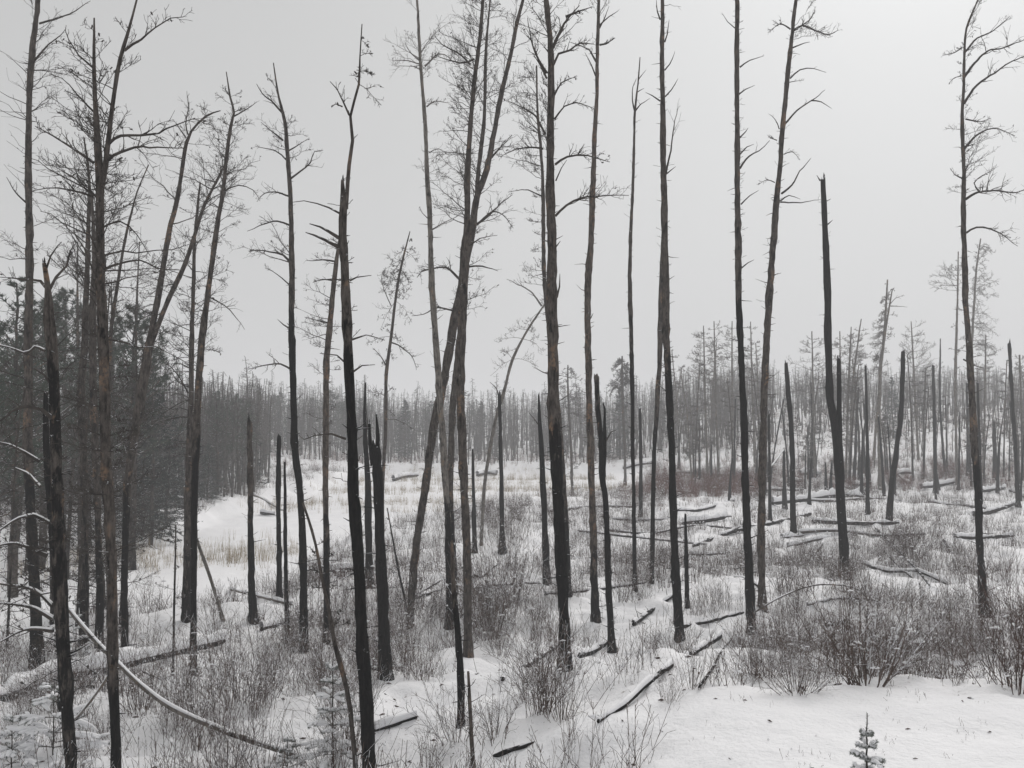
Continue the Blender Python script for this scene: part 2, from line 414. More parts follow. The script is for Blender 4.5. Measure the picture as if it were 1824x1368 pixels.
def snow_on(P, R, parent, org, thick=1.0, gaps=.35, name='snow_cap', rmn=0.0):
    """a rounded ridge of snow lying along the upper side of a limb"""
    mb = MB(); P = resample(P, max(8, int(np.linalg.norm(P[-1] - P[0]) / .07))); n_ = len(P); R = np.interp(np.linspace(0, 1, n_), np.linspace(0, 1, len(R)), R)
    v = vn(np.arange(n_) * .22 + rng.random() * 99, np.zeros(n_)); keep = v > gaps
    h = np.where(keep, .55 + .9 * (v - gaps), .02)
    for _ in range(2): h = np.convolve(np.pad(h, 1, 'edge'), [.25, .5, .25], 'valid')
    Rr = np.maximum(R, rmn) * h * 1.0 * thick; C = P.copy(); C[:, 2] += R * .72 + Rr * .35
    T = unit(np.gradient(C, axis=0)); U = unit(np.cross(T, [0, 0, 1.])); W = np.array([0, 0, 1.])
    a = np.arange(8) * math.pi / 4
    V = C[:, None] + U[:, None] * (np.cos(a)[None, :, None] * (np.maximum(R, rmn * .7) * 1.0 * np.clip(h * 1.4, .05, 1.15))[:, None, None]) + W[None, None] * (np.sin(a)[None, :, None] * np.where(np.sin(a) > 0, 1, .5)[None, :, None] * Rr[:, None, None])
    i_ = (np.arange(n_ - 1) * 8)[:, None]; j_ = np.arange(8)[None]; j2 = (j_ + 1) % 8
    mb.add(V, np.stack([i_ + j_, i_ + j2, i_ + 8 + j2, i_ + 8 + j_], -1).reshape(-1, 4))
    return mb.build(name, M['snow'], parent, org, smooth=True)

def tree(name, label, cat, pts, top='spire', charpx=None, bark='brown', crown=(), arms=(), stems=(), lean=None, group=None, cones=.04, Y=None, snow=0):
    """pts: (x, y, width) pixels from the foot up. charpx: pixel height below which the bark is burnt black.
    arms: (pixel polyline, width, twigs, part name) ; stems: extra leaders (pts, top)"""
    base = hit(pts[0][0], pts[0][1]) if Y is None else pt(pts[0][0], pts[0][1], Y)
    Yb = base[1]; base[2] = ground_z(base[0], base[1])
    rt = root(name, base); tag(rt, label, cat, group)
    lean = rng.normal(0, .05) if lean is None else lean
    def world(pp, sink=True):
        a = []
        for (x, y, w_) in pp:
            d = (pts[0][1] - y) / F * Yb * lean
            a.append([*pt(x, y, Yb + d), w_ * .455 / F * Yb, y])
        if sink: a.insert(0, [a[0][0], a[0][1], a[0][2] - .35, a[0][3] * 1.05, pp[0][1] + 10])
        return smoothline(np.array(a), .16 if Yb < 30 else .35)
    def charr(yy):
        if charpx is None: return np.full(len(yy), .16)
        if charpx == 0: return np.ones(len(yy))
        if isinstance(charpx, tuple): return np.clip(.5 + (yy - charpx[0]) / charpx[1], .1, .95)
        return np.clip(.56 + (yy - charpx + 70) / 240.0, 0.22, .93)
    Q5 = world(pts); Q = Q5[:, :4]; yof = Q5[:, 4]
    sides = 12 if Yb < 22 else (9 if Yb < 45 else 6)
    mb = MB(); trunk_mesh(mb, Q, sides, top, charr(yof))
    # short broken stubs all along
    ns = int(np.clip(len(Q) * 1.8, 8, 200)); kk = rng.integers(3, max(4, len(Q) - 1), ns)
    az = rng.uniform(0, 6.28, ns); D = unit(np.stack([np.cos(az), np.sin(az), rng.uniform(-.2, .6, ns)], 1))
    L = Q[kk, 3] * rng.uniform(1.2, 2.6, ns) * np.where(rng.random(ns) < .12, 2, 1); P, R = sticks(Q[kk, :3], D, L, np.minimum(Q[kk, 3] * .16, .012) + .002, 3, 0)
    mb.tubes(P, R, 4, np.repeat(charr(yof[kk])[:, None], 3, 1))
    mb.build('trunk', M[bark], rt, base, smooth=True)
    tw = M['twig_pale'] if bark == 'pale' else M['twig']
    for (pp, tp) in stems:
        S5 = world(pp, False); mb = MB(); trunk_mesh(mb, S5[:, :4], max(6, sides - 2), tp, charr(S5[:, 4]), False)
        so = mb.build('stem', M[bark], rt, base, smooth=True)
        Q5 = np.concatenate([Q5, S5])
    if crown:
        mb = MB()
        crown_on(mb, Q5[:, :4], Yb, crown, Q5[:, 4], cones=cones)
        if mb.n: mb.build('crown', tw, rt, base)
    for arm in arms:
        pix, w0, k1, k2 = arm[:4]; mb = MB()
        x0, y0 = pix[0]; d = (pts[0][1] - y0) / F * Yb * lean
        P, R = hand_branch(mb, pix, w0, Yb + d, rng.normal(0, .12) * abs(pix[-1][0] - x0) / F * Yb * 3, k1, k2, char=charr(np.array([y0]))[0])
        bo = mb.build('branch', tw, rt, base, smooth=False)
        if len(arm) > 4 and arm[4]: snow_on(P, R, bo, base, arm[4] * .8, .30)
    return rt, Q5

# ------------------------------------------------------------------ the standing trees, left to right
T = tree
T('dead_pine', 'tall straight grey-brown dead pine nearest the left edge, running out of the top', 'tree',
  [(66, 1187, 24), (60, 1010, 21), (52, 850, 18), (50, 700, 16), (52, 500, 14), (50, 300, 13), (55, 115, 12), (66, 20, 10), (72, -60, 8)],
  charpx=930, crown=[(-50, 330, 16, 62, 'full', 1), (-40, 350, 12, 55, 'bare', -1), (300, 760, 16, 75, 'flat', 0), (760, 1100, 14, 60, 'flat', 0)],
  arms=[([(70, 42), (105, 30), (135, 18), (160, 0)], 4, 3, 0), ([(60, 110), (85, 80), (100, 68), (116, 52)], 4, 3, 0), ([(52, 365), (30, 345), (12, 315)], 4, 3, 0)])
T('forked_snag', 'gnarled black-patched dead pine in the left foreground with snow-laden arching limbs', 'tree',
  [(128, 1405, 20), (118, 1240, 25), (110, 1100, 28), (105, 960, 26), (101, 800, 19), (93, 660, 15), (83, 570, 12), (84, 510, 9), (79, 470, 7)],
  charpx=(900, 2600), crown=[(480, 760, 16, 60, 'bare', 0), (820, 1240, 22, 75, 'droop', -1), (820, 1240, 12, 45, 'droop', 1)], top='broken',
  stems=[([(103, 780, 13), (99, 650, 12), (91, 545, 8), (87, 505, 6), (82, 478, 5)], 'spire')],
  arms=[([(86, 520), (100, 495), (118, 475), (124, 448), (131, 436)], 6, 3, 2), ([(84, 515), (72, 500), (40, 497), (0, 497)], 6, 4, 2),
        ([(82, 480), (88, 455), (100, 438), (108, 432)], 4, 2, 0),
        ([(95, 690), (80, 668), (60, 655)], 6, 2, 1), ([(80, 625), (62, 617), (45, 631), (20, 622), (-20, 612)], 6, 3, 1, 1.0),
        ([(97, 748), (74, 730), (45, 724), (20, 733), (-15, 760)], 8, 4, 2, 1.2),
        ([(70, 822), (45, 805), (20, 792), (-20, 786)], 6, 4, 2, 1.2), ([(72, 868), (52, 842), (30, 832)], 6, 3, 1, 1.3), 
        ([(88, 932), (64, 917), (38, 922), (0, 945), (-20, 960)], 7, 4, 2, 1.2),
        ([(84, 990), (52, 974), (25, 966), (-20, 975)], 9, 5, 2, 1.1),
        ([(94, 1080), (70, 1056), (45, 1047), (20, 1046), (-20, 1036)], 8, 4, 2, 1.0),
        ([(96, 1104), (60, 1085), (25, 1076), (-20, 1072)], 9, 5, 2, 1.2),
        ([(95, 1124), (60, 1120), (28, 1127), (-10, 1150)], 7, 4, 2, 1.2)])
T('charred_snag', 'narrow black burnt snag standing against the gnarled pine in the left foreground', 'tree',
  [(112, 1250, 15), (100, 1050, 14), (88, 880, 13), (82, 780, 11), (82, 700, 9)], charpx=0, top='broken', Y=16.2,
  crown=[(720, 1100, 8, 22, 'stub', 0)])
T('dead_pine', 'dark dead pine with orange-scarred lower bark, crossed low down by the snowy leaning pole', 'tree',
  [(208, 1420, 21), (203, 1250, 20), (201, 1160, 21), (200, 1010, 19), (192, 856, 19), (187, 700, 18), (182, 560, 18), (178, 456, 16), (177, 330, 14), (172, 215, 11), (168, 130, 7), (168, 32, 3)],
  charpx=1300, crown=[(50, 330, 16, 75, 'up', -1), (60, 330, 10, 50, 'up', 1), (210, 560, 22, 110, 'full', -1), (290, 620, 16, 110, 'flat', 1), (600, 1050, 26, 70, 'flat', 0)],
  stems=[([(179, 335, 12), (188, 290, 11), (200, 190, 9), (213, 107, 8), (227, 60, 6), (243, 0, 4), (250, -40, 2)], 'spire')],
  arms=[([(222, 90), (250, 70), (275, 48), (300, 30), (320, 30)], 5, 7, 3), ([(195, 255), (215, 242), (270, 238), (310, 222), (345, 205)], 6, 6, 3),
        ([(193, 285), (215, 270), (255, 262), (325, 262)], 6, 7, 3), ([(168, 200), (140, 165), (115, 140), (92, 133)], 4, 5, 2),
        ([(165, 120), (140, 98), (122, 70), (114, 52)], 4, 3, 1), ([(167, 290), (130, 265), (95, 245), (65, 225)], 6, 7, 3),
        ([(165, 350), (125, 340), (85, 335), (60, 338)], 5, 7, 3), ([(185, 480), (215, 470), (250, 463), (285, 480), (325, 482)], 5, 6, 3), 
        ([(182, 405), (215, 395), (245, 420), (270, 460)], 4, 5, 2)])
T('dead_pine', 'slender dead pine close behind the left of the orange-scarred pine, with upswept twigs', 'tree',
  [(148, 1150, 18), (150, 1000, 17), (150, 860, 15), (145, 700, 15), (152, 600, 13), (155, 500, 11), (158, 400, 8), (160, 320, 6), (150, 245, 3)],
  charpx=1120, crown=[(250, 520, 24, 85, 'up', -1), (250, 560, 14, 60, 'full', 1), (520, 1000, 26, 70, 'flat', 0)])
T('dead_pine', 'close-set dead trunk squeezed between two larger dead pines of the left clump', 'tree',
  [(180, 1168, 13), (174, 900, 13), (166, 700, 14), (165, 560, 13), (168, 450, 9), (163, 340, 4)],
  charpx=1060, crown=[(350, 900, 26, 75, 'full', 0)])
T('dead_sapling', 'thin bare whip of a tree right of the left clump, its tip bending right', 'tree',
  [(192, 1120, 7), (193, 800, 7), (196, 617, 7), (202, 557, 6), (213, 483, 6), (222, 430, 5), (233, 383, 4), (245, 340, 3), (265, 293, 2)],
  crown=[(320, 620, 14, 50, 'flat', 0)])
T('forked_pine', 'leaning pale-barked dead pine that forks into two long stems high on the left', 'tree',
  [(222, 1166, 15), (222, 1010, 13), (229, 860, 15), (246, 733, 17), (263, 625, 17), (270, 590, 12), (287, 500, 11), (303, 400, 10), (312, 367, 9), (323, 300, 8), (331, 255, 7), (340, 234, 5), (367, 207, 4), (393, 197, 2)],
  charpx=960, crown=[(200, 420, 22, 70, 'full', 0), (400, 640, 14, 50, 'droop', 0), (640, 1000, 10, 40, 'flat', 0)],
  stems=[([(264, 622, 13), (280, 585, 11), (300, 533, 10), (325, 480, 10), (345, 425, 8), (360, 377, 7), (378, 338, 5), (397, 300, 3)], 'spire')],
  arms=[([(331, 245), (322, 232), (310, 215)], 3, 2, 0), ([(335, 240), (330, 220), (334, 190), (333, 163)], 3, 4, 2)])
T('dead_pine', 'dead pine left of the winding tall one, with many crooked side branches', 'tree',
  [(331, 1107, 17), (334, 980, 16), (336, 856, 14), (340, 700, 10), (343, 567, 8), (347, 433, 6), (352, 370, 5), (357, 325, 3)],
  charpx=1090, crown=[(330, 640, 34, 60, 'full', 0), (500, 830, 18, 60, 'droop', -1)],
  arms=[([(335, 700), (320, 672), (300, 650), (280, 648)], 3, 4, 3), ([(338, 690), (315, 680), (300, 655)], 3, 3, 2), ([(336, 655), (322, 648), (300, 648)], 3, 4, 3)])
T('dead_pine', 'winding tall dead pine with a burnt black foot before the snowy log at left', 'tree',
  [(344, 1202, 14), (346, 1010, 12), (347, 860, 14), (353, 700, 13), (360, 600, 12), (370, 527, 10), (378, 467, 10), (387, 400, 9), (397, 343, 8), (403, 283, 7), (411, 225, 6), (417, 200, 5), (410, 173, 4), (403, 128, 2)],
  charpx=880, crown=[(170, 420, 44, 46, 'full', 0), (400, 640, 12, 40, 'droop', 0)],
  arms=[([(417, 207), (437, 195), (458, 180)], 3, 2, 0), ([(400, 340), (425, 330), (450, 338), (460, 360)], 3, 4, 2), ([(375, 530), (400, 545), (420, 565), (435, 590)], 3, 4, 1)])
T('dead_sapling', 'hair-thin dead sapling on the snowbank in front of the left clump', 'tree',
  [(308, 1203, 5), (311, 1050, 4), (313, 935, 3)], charpx=1100, crown=[(940, 1080, 6, 22, 'flat', 0)])
T('leaning_pole', 'pale snow-dusted slanting pole leaning on the winding pine at left', 'tree',
  [(397, 1105, 7), (375, 1030, 7), (352, 965, 6), (338, 915, 5), (328, 868, 4)], bark='pale', top='broken')
T('charred_snag', 'plain grey-black stub trunk standing alone at the swamp edge, left of three thin snags', 'tree',
  [(451, 1107, 17), (447, 1000, 13), (446, 860, 12), (444, 752, 10)], charpx=1000, top='broken', crown=[(760, 1000, 7, 16, 'stub', 0)])
T('dead_pine', 'tall slim dead pine with curling bare limbs, left of the great black broken trunk', 'tree',
  [(541, 1158, 17), (539, 971, 15), (533, 860, 14), (525, 800, 13), (522, 700, 12), (519, 567, 11), (520, 456, 10), (518, 367, 9), (513, 283, 8), (508, 217, 7), (497, 173, 4), (487, 112, 2)],
  charpx=610, crown=[(150, 300, 10, 42, 'full', 0), (430, 480, 3, 60, 'full', -1), (320, 860, 14, 14, 'bare', 0)],
  arms=[([(502, 200), (485, 180), (468, 168), (455, 150)], 4, 4, 1), ([(504, 250), (480, 230), (465, 218)], 4, 4, 1), ([(510, 285), (490, 270), (452, 263)], 3, 3, 1),
        ([(515, 268), (535, 258), (550, 248)], 3, 3, 1), ([(518, 318), (535, 304), (552, 290), (560, 270), (575, 268)], 4, 6, 2), ([(517, 350), (495, 342), (470, 345), (458, 360)], 4, 5, 2),
        ([(518, 402), (495, 395), (470, 400), (442, 410)], 4, 3, 1), ([(519, 470), (505, 455), (480, 450), (450, 447)], 5, 9, 3), ([(519, 510), (495, 490), (472, 478)], 3, 4, 2),
        ([(521, 660), (500, 648), (470, 650), (440, 658)], 4, 8, 2), ([(519, 587), (505, 578), (495, 570)], 4, 1, 0)])
T('charred_snag', 'short black snag with a flat top, leftmost of the thin snags by the swamp', 'tree',
  [(497, 1068, 12), (497, 960, 10), (496, 860, 10), (497, 780, 8)], charpx=0, top='broken')
T('charred_snag', 'needle-thin black snag just right of the flat-topped short snag by the swamp', 'tree',
  [(512, 1145, 10), (509, 1000, 8), (508, 900, 7), (507, 824, 4)], charpx=0, top='broken')
T('dead_sapling', 'slender sapling leaning from the foot of the great black trunk up to the left', 'tree',
  [(636, 1405, 10), (624, 1268, 10), (611, 1200, 10), (597, 1150, 9), (587, 1090, 8), (577, 1046, 7), (563, 971, 6), (550, 925, 5), (540, 895, 4)], charpx=1500, lean=.02,
  crown=[(900, 1150, 12, 26, 'flat', 0)])
T('dead_pine', 'brown-and-orange dead trunk just left of the great black broken trunk', 'tree',
  [(582, 1141, 13), (582, 1010, 13), (580, 860, 12), (580, 733, 12), (583, 633, 12), (592, 533, 10), (600, 460, 8), (606, 420, 5)],
  charpx=1000, bark='red', crown=[(420, 640, 10, 50, 'flat', -1), (500, 860, 10, 30, 'flat', 0)],
  arms=[([(598, 466), (575, 464), (546, 465)], 4, 2, 0), ([(594, 500), (575, 497), (557, 503)], 3, 3, 1), ([(585, 575), (565, 570), (548, 565)], 3, 5, 2)])
T('charred_snag', 'great black broken trunk with a thin leader rising from its split top, left of centre', 'tree',
  [(658, 1412, 29), (654, 1290, 28), (651, 1213, 26), (645, 1138, 25), (640, 1046, 24), (634, 934, 23), (629, 860, 21), (627, 767, 20), (623, 700, 19), (620, 633, 18), (616, 500, 17), (611, 420, 16), (612, 367, 13), (610, 322, 6)],
  charpx=690, top='broken', lean=0,
  stems=[([(615, 372, 10), (618, 345, 8), (622, 293, 7), (628, 250, 6), (624, 207, 6), (631, 180, 5), (639, 150, 5), (641, 100, 3), (645, 43, 2)], 'spire')],
  crown=[(60, 160, 5, 30, 'droop', 1), (140, 480, 12, 20, 'bare', 0), (440, 640, 6, 20, 'bare', 1), (640, 1000, 8, 26, 'bare', 0)],
  arms=[([(622, 205), (610, 180), (600, 160), (588, 146)], 4, 4, 1), ([(610, 190), (598, 185), (590, 190)], 3, 4, 1), ([(605, 380), (585, 370), (565, 362), (540, 358), (522, 360)], 4, 1, 0),
        ([(604, 424), (585, 412), (570, 403), (552, 398)], 7, 0, 0), ([(602, 440), (580, 428), (560, 420), (543, 416)], 7, 0, 0),
        ([(623, 500), (635, 494), (660, 491)], 4, 1, 0), ([(627, 605), (650, 597), (680, 604)], 4, 2, 1), ([(628, 663), (645, 652), (668, 650)], 4, 1, 0),
        ([(613, 500), (595, 497), (560, 502)], 3, 2, 0), ([(614, 645), (600, 632), (570, 629)], 4, 2, 0), ([(616, 782), (590, 774), (560, 776), (540, 785)], 5, 3, 1),
        ([(656, 1300), (668, 1308)], 8, 0, 0)])
T('charred_snag', 'black burnt snag with a needle-sharp left spike behind the great black trunk', 'tree',
  [(658, 1048, 15), (657, 930, 14), (656, 860, 13), (651, 790, 9), (649, 735, 6), (651, 682, 3)], charpx=0, top='broken', lean=0,
  arms=[([(652, 800), (654, 760), (655, 718)], 4, 0, 0)])
T('charred_snag', 'thick charcoal-black stump trunk with two splintered prongs, snow in its crotch', 'tree',
  [(686, 1207, 24), (682, 1083, 23), (678, 971, 21), (674, 880, 20), (671, 830, 18), (669, 800, 16)], charpx=0, top='broken', lean=0,
  stems=[([(673, 830, 10), (673, 790, 8), (672, 760, 6), (670, 738, 3)], 'broken'), ([(664, 830, 9), (659, 790, 7), (658, 755, 5)], 'broken')])
T('drooping_pine', 'slim pine with hanging twiggy top, right of the great black trunk', 'tree',
  [(681, 1000, 8), (682, 856, 7), (687, 767, 7), (688, 667, 6), (697, 600, 6), (707, 517, 5), (717, 463, 4), (730, 412, 2)],
  crown=[(415, 540, 13, 36, 'hang', 0), (430, 620, 10, 30, 'droop', 0), (600, 760, 6, 34, 'droop', 0)], cones=.2,
  arms=[([(697, 610), (715, 618), (735, 635), (742, 658)], 3, 6, 3), ([(690, 655), (675, 630), (665, 620)], 3, 4, 1), ([(697, 545), (680, 500), (688, 475)], 2, 5, 2)])
T('dead_sapling', 'thin dark sapling slanting to the foot of the leaning brown trunk near centre', 'tree',
  [(725, 1090, 5), (716, 1045, 4), (708, 1008, 4), (698, 950, 3), (690, 905, 2)], charpx=1000, crown=[(910, 1080, 8, 20, 'flat', 0)])
T('dead_pine', 'long brown dead pine leaning hard to the right, crossing the forked pines at centre', 'tree',
  [(729, 1117, 15), (735, 1040, 16), (742, 971, 16), (757, 870, 16), (769, 780, 17), (789, 685, 16), (801, 617, 16), (817, 533, 15), (830, 465, 15), (842, 400, 15), (850, 350, 13), (867, 300, 12), (890, 183, 10), (907, 110, 9), (923, 33, 7), (940, -30, 4)],
  charpx=1250, lean=.02, crown=[(-20, 200, 24, 60, 'full', 0), (150, 420, 22, 62, 'full', 0)],
  stems=[([(849, 350, 9), (852, 305, 9), (863, 200, 8), (865, 100, 6), (870, 33, 4), (875, -20, 3)], 'spire')],
  arms=[([(846, 402), (870, 385), (890, 362), (912, 345)], 5, 6, 3), ([(850, 400), (875, 378), (897, 382), (915, 405)], 4, 7, 3), ([(868, 290), (895, 260), (912, 240)], 4, 4, 2), ([(812, 555), (780, 548), (755, 560), (735, 562)], 4, 5, 2), ([(822, 500), (795, 478), (760, 480), (745, 490)], 5, 9, 3)])
T('forked_pine', 'dark trunk of the central clump rising behind the leaning one, densely twigged above', 'tree',
  [(834, 1170, 17), (832, 971, 17), (826, 856, 17), (819, 667, 17), (823, 567, 17), (828, 450, 16), (832, 400, 13), (833, 300, 11), (843, 167, 9), (857, 50, 8), (862, -30, 6)],
  charpx=1330, lean=0, crown=[(-10, 200, 30, 62, 'full', -1), (-10, 200, 14, 50, 'full', 1), (150, 400, 26, 62, 'full', -1), (400, 560, 8, 50, 'flat', 0), (560, 1000, 10, 20, 'bare', 0)],
  arms=[([(838, 115), (815, 95), (790, 80), (775, 62)], 4, 5, 2), ([(845, 105), (820, 112), (775, 100)], 4, 3, 1), ([(832, 440), (855, 425), (885, 420)], 3, 3, 1), ([(836, 475), (860, 475), (887, 483)], 4, 1, 0)])
T('dead_pine', 'pale-barked straight dead pine left of the central clump, its foot charred', 'tree',
  [(801, 1117, 17), (801, 1010, 15), (797, 900, 13), (792, 850, 13), (788, 767, 13), (782, 700, 12), (777, 617, 12), (769, 500, 11), (766, 400, 10), (762, 333, 10), (758, 233, 8), (753, 150, 7), (748, 83, 6), (743, 0, 5), (740, -40, 4)],
  charpx=1000, bark='pale', lean=0, crown=[(-10, 130, 8, 40, 'full', 0), (60, 140, 5, 60, 'full', 0), (180, 330, 6, 36, 'flat', 1), (400, 1000, 10, 16, 'bare', 0)],
  arms=[([(750, 110), (730, 92), (722, 72)], 3, 2, 0), ([(751, 115), (725, 108), (700, 112)], 3, 7, 3), ([(752, 125), (730, 115)], 3, 3, 1), ([(757, 118), (780, 96), (800, 104), (810, 115)], 4, 10, 3), ([(760, 190), (775, 180), (800, 184)], 3, 6, 2),
        ([(765, 272), (780, 265), (800, 278)], 2, 4, 1), ([(768, 410), (790, 398), (815, 385)], 3, 3, 1), ([(763, 390), (752, 380), (748, 370)], 2, 4, 2)])
T('dead_pine', 'slim dark trunk half hidden between the pale pine and the dark central trunk', 'tree',
  [(812, 1062, 11), (803, 900, 12), (802, 856, 13), (806, 733, 13), (812, 660, 12), (818, 600, 9), (822, 560, 5)], charpx=980, lean=.12)
T('charred_snag', 'reddish half-burnt snag ringed with snow in front of the pale central pine', 'tree',
  [(821, 1296, 15), (820, 1200, 15), (815, 1120, 12), (808, 1040, 9), (805, 965, 6)], charpx=1150, bark='red', top='broken', crown=[(980, 1280, 8, 18, 'stub', 0)])
T('dead_sapling', 'short tan peeled sapling stem standing right of the snow-ringed snag', 'tree',
  [(843, 1372, 9), (838, 1280, 8), (834, 1196, 5)], bark='red', crown=[(1200, 1340, 8, 24, 'bare', 0)])
T('charred_snag', 'short needle-like black snag right of the central clump', 'tree',
  [(846, 986, 10), (844, 900, 8), (842, 802, 4)], charpx=0, top='broken', crown=[(820, 960, 4, 10, 'stub', 0)])
T('leaning_pole', 'thin pale whip leaning right toward the thick central trunk, its tip drooping', 'tree',
  [(857, 972, 7), (864, 856, 7), (882, 750, 7), (897, 700, 6), (913, 640, 5), (940, 587, 4), (968, 545, 3), (985, 515, 2)], bark='pale', lean=0,
  crown=[(520, 660, 14, 34, 'hang', 0), (660, 760, 4, 14, 'bare', 0)], arms=[([(965, 545), (945, 520), (925, 507), (902, 497)], 4, 3, 1)])
T('charred_snag', 'straight black snag with a hooked twig at its top, below the pale leaning whip', 'tree',
  [(895, 986, 15), (894, 940, 10), (893, 850, 9), (890, 705, 6)], charpx=0, top='broken', arms=[([(889, 710), (884, 692), (872, 680)], 3, 0, 0)], crown=[(720, 940, 6, 12, 'stub', 0)])
T('charred_snag', 'black snag with a narrow shoulder and side spike, just left of the thickest trunk', 'tree',
  [(975, 1043, 15), (971, 950, 13), (967, 860, 12), (964, 790, 10), (961, 752, 7), (959, 704, 4)], charpx=0, top='broken', lean=0,
  arms=[([(962, 762), (950, 745), (940, 732)], 3, 1, 0)], crown=[(760, 1000, 4, 10, 'stub', 0)])
T('dead_pine', 'thickest trunk at centre, a grey dead pine blackened below, passing out of the top', 'tree',
  [(1006, 1196, 24), (1004, 1083, 23), (998, 953, 23), (991, 860, 24), (987, 767, 25), (985, 700, 23), (984, 600, 22), (982, 500, 20), (982, 400, 17), (980, 333, 15), (980, 233, 14), (982, 167, 13), (980, 83, 12), (974, 0, 11), (972, -50, 10)],
  charpx=860, lean=0, bark='brown', crown=[(-20, 110, 14, 60, 'up', 0), (100, 300, 12, 40, 'up', -1), (400, 1000, 8, 14, 'bare', 0)],
  arms=[([(985, 85), (998, 55), (1012, 30), (1030, 10)], 7, 4, 2), ([(1008, 30), (1030, 20), (1055, 12)], 5, 4, 2), ([(986, 115), (995, 95), (1015, 88), (1035, 75), (1060, 78)], 5, 10, 3),
        ([(987, 170), (1000, 148), (1025, 138)], 4, 8, 3), ([(988, 212), (1005, 190), (1025, 183), (1045, 190), (1058, 195)], 4, 8, 2), ([(989, 293), (1010, 280), (1045, 277), (1085, 288)], 5, 12, 3),
        ([(989, 385), (1010, 365), (1035, 350), (1060, 348), (1090, 346), (1120, 350)], 5, 13, 3), ([(990, 322), (1000, 300), (1010, 285)], 3, 1, 0), ([(990, 440), (998, 430)], 3, 0, 0), ([(992, 530), (996, 510), (997, 485)], 4, 1, 0),
        ([(974, 130), (955, 95), (945, 60), (940, 30)], 5, 6, 2), ([(974, 140), (960, 110), (950, 95)], 4, 4, 1), ([(972, 240), (955, 205), (930, 190), (905, 180)], 4, 6, 2), ([(968, 265), (940, 262), (918, 265), (890, 278)], 4, 10, 3), ([(966, 350), (940, 338), (915, 340), (902, 344)], 3, 1, 0)])
T('dead_pine', 'slender dead pine hugging the left side of the thickest trunk', 'tree',
  [(1013, 1062, 11), (1010, 960, 10), (1007, 900, 9), (1001, 800, 9), (990, 690, 9), (976, 560, 9), (970, 500, 8), (968, 456, 8), (967, 333, 7), (963, 267, 6), (957, 200, 5), (956, 117, 3)],
  charpx=1010, lean=0, crown=[(120, 330, 28, 52, 'full', -1), (330, 520, 10, 30, 'flat', -1), (800, 1000, 6, 18, 'bare', 1)])
T('dead_pine', 'tall tan-barked dead pine right of the thickest trunk, tufted near the top', 'tree',
  [(1061, 1108, 16), (1057, 971, 14), (1054, 860, 14), (1052, 800, 14), (1049, 667, 12), (1047, 567, 12), (1048, 500, 12), (1051, 456, 12), (1056, 333, 11), (1060, 233, 9), (1063, 167, 8), (1065, 83, 7), (1067, 0, 6), (1068, -40, 5)],
  charpx=1080, bark='red', lean=0, crown=[(-10, 40, 4, 40, 'up', 0), (200, 1000, 14, 12, 'bare', 0)],
  arms=[([(1068, 50), (1078, 30), (1085, 10)], 3, 1, 0), ([(1068, 45), (1085, 30), (1100, 20)], 3, 2, 0), ([(1068, 80), (1080, 78), (1095, 68)], 4, 10, 3), ([(1061, 135), (1050, 110), (1042, 95)], 3, 2, 0), ([(1062, 110), (1050, 88), (1035, 82), (1015, 75)], 4, 7, 2),
        ([(1050, 570), (1056, 558)], 3, 0, 0)])
T('charred_snag', 'black snag with a split splinter, standing right of the tan-barked dead pine', 'tree',
  [(1090, 1161, 15), (1084, 1046, 13), (1079, 900, 12), (1073, 850, 12), (1070, 780, 11), (1066, 740, 10), (1063, 672, 9)], charpx=790, top='broken', lean=0,
  stems=[([(1076, 850, 8), (1077, 790, 7), (1077, 730, 4), (1075, 720, 3)], 'broken')], arms=[([(1080, 785), (1088, 770), (1098, 766)], 3, 1, 0)])
T('dead_sapling', 'slim smooth bare trunk with a small forked antler-like top right of centre', 'tree',
  [(1131, 1051, 9), (1129, 900, 8), (1127, 800, 8), (1125, 600, 8), (1122, 520, 8), (1122, 456, 7), (1127, 330, 6), (1130, 250, 5), (1131, 200, 5), (1135, 160, 3), (1138, 130, 3), (1140, 102, 2)],
  charpx=690, lean=0, arms=[([(1131, 200), (1126, 180), (1127, 155), (1134, 140)], 3, 1, 0), ([(1132, 197), (1142, 186), (1158, 176)], 3, 1, 0), ([(1137, 142), (1145, 132), (1151, 125)], 2, 1, 0), ([(1134, 165), (1142, 160), (1148, 157)], 2, 1, 0)],
  crown=[(220, 420, 3, 10, 'bare', 0)])
T('charred_snag', 'short black snag beyond the slim antler-topped trunk', 'tree',
  [(1141, 926, 9), (1141, 860, 8), (1141, 800, 7), (1140, 730, 5)], charpx=0, top='broken', crown=[(750, 900, 4, 10, 'stub', 0)])
T('dead_pine', 'tall dark dead pine bristling with short stubs, directly right of two joined slim trunks', 'tree',
  [(1211, 1139, 19), (1203, 1010, 17), (1198, 860, 15), (1192, 700, 14), (1187, 600, 13), (1186, 500, 13), (1184, 456, 13), (1182, 333, 12), (1181, 200, 11), (1179, 100, 9), (1180, 0, 8), (1181, -40, 7)],
  charpx=720, lean=0, crown=[(20, 560, 30, 12, 'bare', 0), (560, 1000, 6, 10, 'stub', 0), (-30, 20, 6, 40, 'bare', 0)],
  arms=[([(1184, 125), (1193, 115), (1202, 95)], 3, 1, 0), ([(1185, 172), (1196, 160), (1207, 140)], 3, 1, 0), ([(1176, 180), (1162, 170), (1150, 164)], 3, 0, 0), ([(1186, 310), (1195, 270), (1200, 235), (1212, 195)], 4, 4, 1), ([(1184, 75), (1189, 60), (1193, 35)], 3, 2, 0), ([(1176, 35), (1170, 20), (1168, 0)], 3, 1, 0), ([(1187, 310), (1196, 302), (1204, 296)], 3, 0, 0)])
